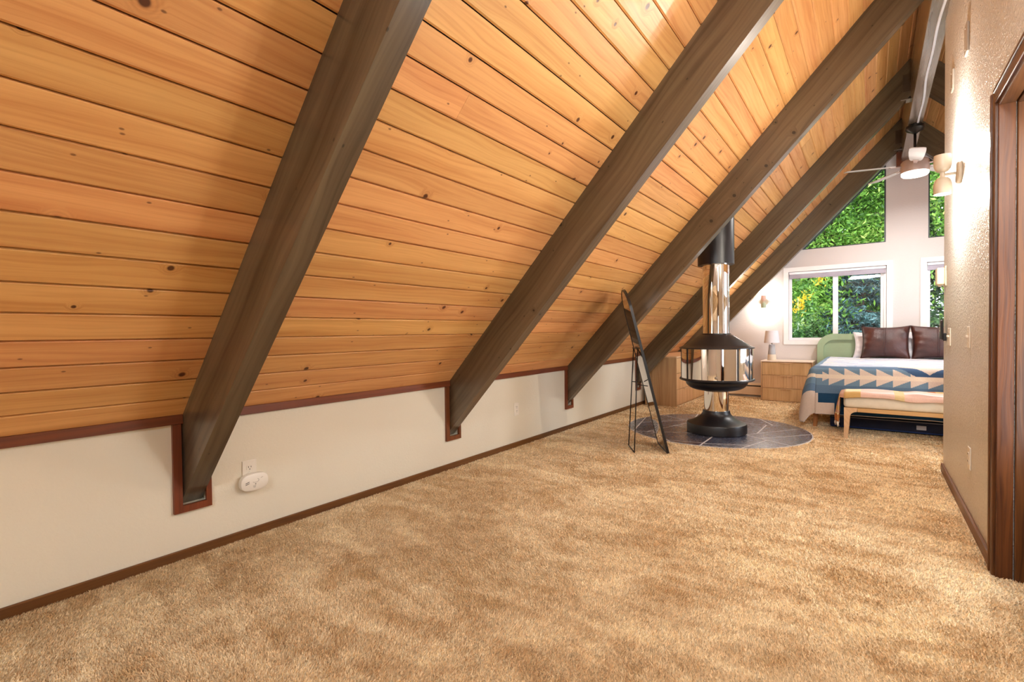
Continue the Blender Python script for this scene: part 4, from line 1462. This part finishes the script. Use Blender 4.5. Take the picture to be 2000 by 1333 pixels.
def pillow(name, label, cat, center, w, h, th, mat, tilt=0.0, yaw=0.0, seams=None, group=None):
    """stuffed square: pinched corners, puffed middle; stands on its lower edge facing -Y"""
    t = thing(name, label, cat, center, group)
    N = 28
    rr = random.Random(hash(label) % 1000 if False else len(label))
    bm = BM()
    def P(a, b, side):
        # a,b in -1..1
        ea, eb = 1 - a * a, 1 - b * b
        puff = (max(ea, 0) * max(eb, 0)) ** 0.42
        sx = a * w / 2 * (1 - 0.09 * (1 - abs(b) ** 2) * abs(a) ** 3)
        sz = b * h / 2 * (1 - 0.13 * (1 - abs(a) ** 2) * abs(b) ** 3)
        y = side * th / 2 * puff
        wr = math.sin(7 * a + 5 * b * a) * 0.004 + math.sin(17 * b * (1 if a < 0 else 0.6) + 3 * a) * 0.007 * abs(a) ** 2
        return Vector((sx, y + side * wr * min(1, puff * 2), sz))
    g = {}
    for side in (-1, 1):
        for i in range(N + 1):
            for j in range(N + 1):
                a, b = -1 + 2 * i / N, -1 + 2 * j / N
                edge = i in (0, N) or j in (0, N)
                if edge and side == 1:
                    g[(side, i, j)] = g[(-1, i, j)]
                else:
                    g[(side, i, j)] = bm.verts.new(P(a, b, side))
        for i in range(N):
            for j in range(N):
                q = [g[(side, i, j)], g[(side, i + 1, j)], g[(side, i + 1, j + 1)], g[(side, i, j + 1)]]
                bm.faces.new(q if side < 0 else q[::-1])
    mm = Matrix.Rotation(yaw, 4, 'Z') @ Matrix.Rotation(tilt, 4, 'X') @ Matrix.Translation((0, 0, h / 2))
    bm.transform(mm)
    put('cover', bm, mat, t, True, False)
    if seams:
        for sx in seams:
            pts = [mm @ (P(sx, b, -1) + Vector((0, -0.0005, 0))) for b in np.linspace(-0.96, 0.96, 24)]
            b = BM(); add_tube(b, pts, 0.0035, 6)
            put('seam', b, M['leather'], t, True, False)
    b = BM()
    pr = [P(-1 + 2 * i / N, -1, 1) for i in range(N)] + [P(1, -1 + 2 * i / N, 1) for i in range(N)] + [P(1 - 2 * i / N, 1, 1) for i in range(N)] + [P(-1, 1 - 2 * i / N, 1) for i in range(N + 1)]
    add_tube(b, [mm @ p for p in pr], 0.004, 6)
    put('edge_piping', b, mat, t, True, False)
    return t
pillow('leather_pillow', 'brown leather pillow with centre seams, nearer the bedside lamp', 'pillow', (0.160, 8.04, 0.664), 0.52, 0.445, 0.19, M['leather'], R(-14), R(-4), (-0.03, 0.03), 'brown leather pillows')
pillow('leather_pillow', 'brown leather pillow partly hidden by the partition edge', 'pillow', (0.690, 8.04, 0.664), 0.52, 0.445, 0.19, M['leather'], R(-14), R(4), (-0.03, 0.03), 'brown leather pillows')
pillow('bed_pillow', 'white bed pillow peeking out behind the leather pillows', 'pillow', (0.155, 8.235, 0.662), 0.68, 0.36, 0.15, M['white_fabric'], R(-12), 0.0, None, 'white bed pillows')
pillow('bed_pillow', 'white bed pillow in the gap toward the partition side', 'pillow', (0.90, 8.235, 0.662), 0.66, 0.36, 0.15, M['white_fabric'], R(-12), 0.0, None, 'white bed pillows')

# underbed storage bag
t = thing('storage_bag', 'flat navy storage bag with pale piping pushed under the bed', 'bag', (0.4, 6.5, 0.012))
b = box((-0.345, 6.235, 0.012), (1.12, 6.95, 0.140), 0.02, 2)
put('body', b, M['navy_bag'], t, R(40))
b = BM(); add_tube(b, [(-0.335, 6.233, 0.026), (1.11, 6.233, 0.026)], 0.007, 6); put('lower_edge', b, M['navy_edge'], t, True)
b = BM(); add_tube(b, [(-0.335, 6.234, 0.128), (1.11, 6.234, 0.128)], 0.005, 6); put('piping', b, M['piping'], t, True)
put('label_tag', box((0.375, 6.229, 0.055), (0.450, 6.2345, 0.098), 0.002), M['bag_tag'], t)

# bench with throw
def bench():
    x0, x1, y0, y1 = -0.200, 1.00, 5.680, 6.055
    t = thing('bench', 'pale wood bench with cream cushion at the foot of the bed', 'bench', ((x0 + x1) / 2, (y0 + y1) / 2, 0))
    # front and back frames: legs flow into the rail in a curve
    def leg(xa, sgn, y, yy):
        pts = []
        top = 0.304; rail = 0.266; w0, w1 = 0.030, 0.050
        r = 0.055
        pts = [(xa, 0.0), (xa + sgn * w0, 0.0), (xa + sgn * (w1 - 0.004), rail - r)]
        for k in range(1, 9):
            a = R(90 * k / 8)
            pts.append((xa + sgn * (w1 - 0.004 + r * (1 - math.cos(a))), rail - r + r * math.sin(a)))
        pts += [(xa + sgn * (w1 + r), top), (xa, top)]
        bm = prism(pts, 1, y, yy)
        return bm
    for y, yy in ((y0, y0 + 0.034), (y1 - 0.034, y1)):
        put('leg', leg(x0, 1, y, yy), M['bed_leg'] if False else M['oak_top'], t)
        put('leg', leg(x1, -1, y, yy), M['oak_top'], t)
        put('rail', box((x0 + 0.105, y + 0.001, 0.266), (x1 - 0.105, yy - 0.001, 0.304), 0.003), M['bench_wood'], t)
    for x in (x0 + 0.003, x1 - 0.037):
        put('side_rail', box((x, y0 + 0.034, 0.266), (x + 0.034, y1 - 0.034, 0.304), 0.003), M['bench_wood'], t)
    put('cushion', box((x0 - 0.004, y0 - 0.006, 0.305), (x1 + 0.004, y1 + 0.004, 0.438), 0.03, 3), M['cream_fabric'], t, R(40))
    # throw lying over the cushion, hanging over the near long edge and the end
    th = thing('throw_blanket', 'pink and ochre plaid throw with tassels draped over the bench', 'blanket', (x0, y0, 0.44))
    U = np.linspace(-0.31, x1 - x0 + 0.03, 110)
    V = np.concatenate([np.linspace(-0.065, 0, 10)[:-1], np.linspace(0, y1 - y0, 30), ])
    verts = np.zeros((len(U), len(V), 3))
    rr = 0.035
    def fold(d):
        if d <= 0: return 0, 0
        q = rr * math.pi / 2
        if d < q: return rr * math.sin(d / rr), rr * (1 - math.cos(d / rr))
        return rr, rr + d - q
    for i, u in enumerate(U):
        for j, v in enumerate(V):
            du, dv = max(0, -u), max(0, -v)
            ou, zu = fold(du); ov, zv = fold(dv)
            x = x0 + 0.014 + u - 0.010 if du == 0 else x0 - ou + 0.018
            y = y0 + v if dv == 0 else y0 + 0.012 - ov
            z = 0.447 - max(zu, zv) + 0.006 * math.sin(u * 13 + 2 * math.sin(v * 11)) * (1 if du == 0 else 0.3)
            z += 0.008 * math.exp(-((u - 0.55) / 0.06) ** 2) * (1 if dv == 0 else 0.2)
            if du > 0.04:
                gth = min(1, du / 0.25)
                y = y0 + 0.02 + (v + 0.06) * (1 - 0.25 * gth) + 0.02 * math.sin(v * 34 + 1) * gth
                x -= gth * (0.030 + 0.016 * math.sin(v * 40))
                x -= 0.012
            if dv > 0 and du == 0:
                z += 0.010 * math.sin(u * 6.5) + 0.004 * math.sin(u * 21)
                y -= 0.004 + 0.003 * math.sin(u * 17)
            verts[i, j] = (x, y, z)
    idx = np.arange(len(U) * len(V)).reshape(len(U), len(V))
    F = np.stack([idx[:-1, :-1], idx[1:, :-1], idx[1:, 1:], idx[:-1, 1:]], -1).reshape(-1, 4)
    o = mesh_np('cloth', verts.reshape(-1, 3) - np.array(th.location), F, M['throw'], th, True)
    pink, white, ochre, rust, cream = [np.array(srgb(*c)) for c in ((232, 196, 180), (240, 228, 226), (214, 176, 112), (196, 122, 62), (232, 216, 168))]
    def dye(u, v):
        if u < -0.20: return rust if u < -0.24 else (cream if u < -0.225 else rust * 0.5 + pink * 0.5)
        if u < -0.02: return ochre if int((u + 1) / 0.06) % 2 else pink * 0.6 + rust * 0.4
        if u < 0.13: return cream if v > 0.02 else ochre
        if v > 0.28 and u > 0.42: return rust if int(u / 0.07) % 2 else ochre
        if 0.38 < u < 0.46: return cream * 0.6 + ochre * 0.4
        if v > 0.16: return pink
        return white * 0.7 + pink * 0.3 if v > 0.02 else pink
    cu = (U[:-1] + U[1:]) / 2; cv = (V[:-1] + V[1:]) / 2
    cols = np.array([[dye(a, b) for b in cv] for a in cu]).reshape(-1, 3)
    at = o.data.color_attributes.new('dye', 'FLOAT_COLOR', 'CORNER')
    at.data.foreach_set('color', np.concatenate([np.repeat(cols, 4, axis=0), np.ones((len(cols) * 4, 1))], 1).astype(np.float32).ravel())
    md = o.modifiers.new('thick', 'SOLIDIFY'); md.thickness = 0.006; md.offset = 1
    for j in range(0, len(V), 4):
        p = Vector(verts[0, j])
        b = BM()
        add_tube(b, [p + Vector((0, 0, 0.004)), p + Vector((-0.004, 0.002, -0.02)), p + Vector((0.002, -0.002, -0.048))], [0.004, 0.006, 0.002], 6)
        put('tassel', b, M['tassel'], th, True)
bench()

# ------------------------------------------------------------------ outdoors
tag(put('ground', box((-30, YF + 0.6, -3.0), (30, 60, -2.6)), M['soil']), 'grassy slope outside below the windows', None, kind='structure')
def leaf_cards(P, size, nrm=None, aspect=0.6):
    n = len(P)
    d1 = rng.normal(size=(n, 3)); d1 /= np.linalg.norm(d1, axis=1, keepdims=True)
    d2 = rng.normal(size=(n, 3)); d2 -= (d2 * d1).sum(1, keepdims=True) * d1; d2 /= np.linalg.norm(d2, axis=1, keepdims=True)
    s = (size * rng.uniform(0.6, 1.3, n))[:, None]
    V = np.stack([P - d1 * s, P + d2 * s * aspect * .6 - d1 * s * .1, P + d1 * s, P - d2 * s * aspect * .6 - d1 * s * .1], 1)
    F = np.arange(n * 4).reshape(n, 4)
    return V.reshape(-1, 3), F
def tree(loc, rx, ry, rz, zc, n, size, mat, label, group, clumps=60, yellow=0):
    t = thing('broadleaf_tree', label, 'tree', loc, group)
    C = rng.normal(size=(clumps, 3)); C /= np.linalg.norm(C, axis=1, keepdims=True)
    C *= (rng.uniform(0.25, 1.0, clumps) ** 0.5)[:, None]
    k = rng.integers(0, clumps, n)
    P = C[k] + rng.normal(0, 0.16, (n, 3))
    P = P * np.array([rx, ry, rz]) + np.array([0, 0, zc])
    V, F = leaf_cards(P, size)
    mesh_np('foliage', V, F, mat, t)['kind'] = 'stuff'
    if yellow:
        kk = rng.integers(0, 7, yellow)
        C2 = np.array([[-1.42, 11.45, 1.74], [-1.34, 11.4, 1.60], [-1.12, 11.4, 1.62], [-1.05, 11.4, 1.72], [-1.16, 11.5, 1.50], [-1.38, 11.4, 1.42], [-0.80, 11.5, 2.05]])
        P = C2[kk] + rng.normal(0, 1.0, (yellow, 3)) * np.array([0.055, 0.08, 0.06]) - np.array(loc)
        V, F = leaf_cards(P, size * 0.75)
        o = mesh_np('yellow_leaves', V, F, M['leaf_yellow'], t); o['kind'] = 'stuff'; o['label'] = 'yellow autumn leaves'
    b = BM()
    top = Vector((0, 0, zc + rz * 0.3))
    add_tube(b, [(0, 0, -0.1), (0.08, 0.05, zc * 0.5), (0.0, 0.1, zc), top], [0.16, 0.13, 0.09, 0.03], 8)
    for q in range(9):
        c = Vector(C[q] * np.array([rx, ry, rz])) * 0.9 + Vector((0, 0, zc))
        add_tube(b, [(0, 0.05, zc * 0.55 + 0.1 * q), (c * 0.5 + Vector((0, 0, zc * 0.45))), c], [0.06, 0.035, 0.012], 6)
    put('trunk', b, M['bark'], t, True, False)
G = -2.6
tree((-2.4, 12.8, G), 1.8, 1.3, 2.5, 4.3, 16000, 0.060, M['leaf_green'], 'green tree with yellow autumn sprays outside the bedroom window', 'trees outside', 70, 230)
tree((-1.0, 11.0, G), 0.42, 0.4, 1.35, 2.55, 9000, 0.045, M['leaf_bush'], 'dense dark green bush low outside the bedroom window', 'trees outside', 70)
tree((-0.9, 17.6, G), 2.1, 1.5, 4.2, 7.2, 52000, 0.068, M['leaf_green'], 'tall green tree filling the sloping window', 'trees outside', 160)
tree((2.9, 16.0, G), 1.9, 1.5, 4.4, 7.2, 40000, 0.066, M['leaf_green'], 'tall green tree behind the window right of the post', 'trees outside', 120)
tree((2.2, 11.6, G), 1.2, 0.9, 1.9, 3.4, 12000, 0.055, M['leaf_deep'], 'dark green bush outside the window by the partition', 'trees outside', 60)
tree((-5.9, 17.5, G), 2.4, 2.0, 4.2, 6.0, 16000, 0.12, M['leaf_deep'], 'dark green tree farther left beyond the garden', 'trees outside', 100)
tree((0.6, 24.0, G), 7.0, 1.6, 6.0, 6.6, 26000, 0.20, M['leaf_deep'], 'broad dark tree at the back of the garden', 'trees outside', 160)

def spruce():
    loc = (-0.15, 13.5, G)
    t = thing('blue_spruce', 'blue-green spruce outside the right half of the window', 'tree', loc)
    Ps, D = [], []
    Hh = 5.5
    b = BM()
    add_tube(b, [(0, 0, 0), (0, 0, Hh)], [0.16, 0.02], 8)
    for k in range(150):
        z = rng.uniform(1.6, Hh * 0.97)
        L = 1.75 * (1 - z / Hh) ** 0.65 + 0.12
        a = rng.uniform(0, 2 * math.pi)
        d = np.array([math.cos(a), math.sin(a), 0])
        n = int(230 * L) + 30
        u = rng.random(n) ** 0.7
        pts = np.outer(u * L, d)
        pts[:, 2] += z - 0.28 * L * u + 0.18 * L * u ** 2
        side = np.array([-d[1], d[0], 0])
        pts += np.outer(rng.normal(0, 0.14, n) * (1.1 - u * .7) * min(1, L), side)
        pts[:, 2] -= np.abs(rng.normal(0, 0.05, n))
        Ps.append(pts)
        add_tube(b, [(0, 0, z), tuple(d * L * 0.5 + np.array([0, 0, z - 0.12 * L])), tuple(d * L * 0.95 + np.array([0, 0, z - 0.11 * L]))], [0.025, 0.015, 0.005], 5)
    P = np.concatenate(Ps)
    V, F = leaf_cards(P, 0.060, None, 0.30)
    mesh_np('needles', V, F, M['spruce'], t)['kind'] = 'stuff'
    put('trunk', b, M['bark'], t, True, False)
spruce()
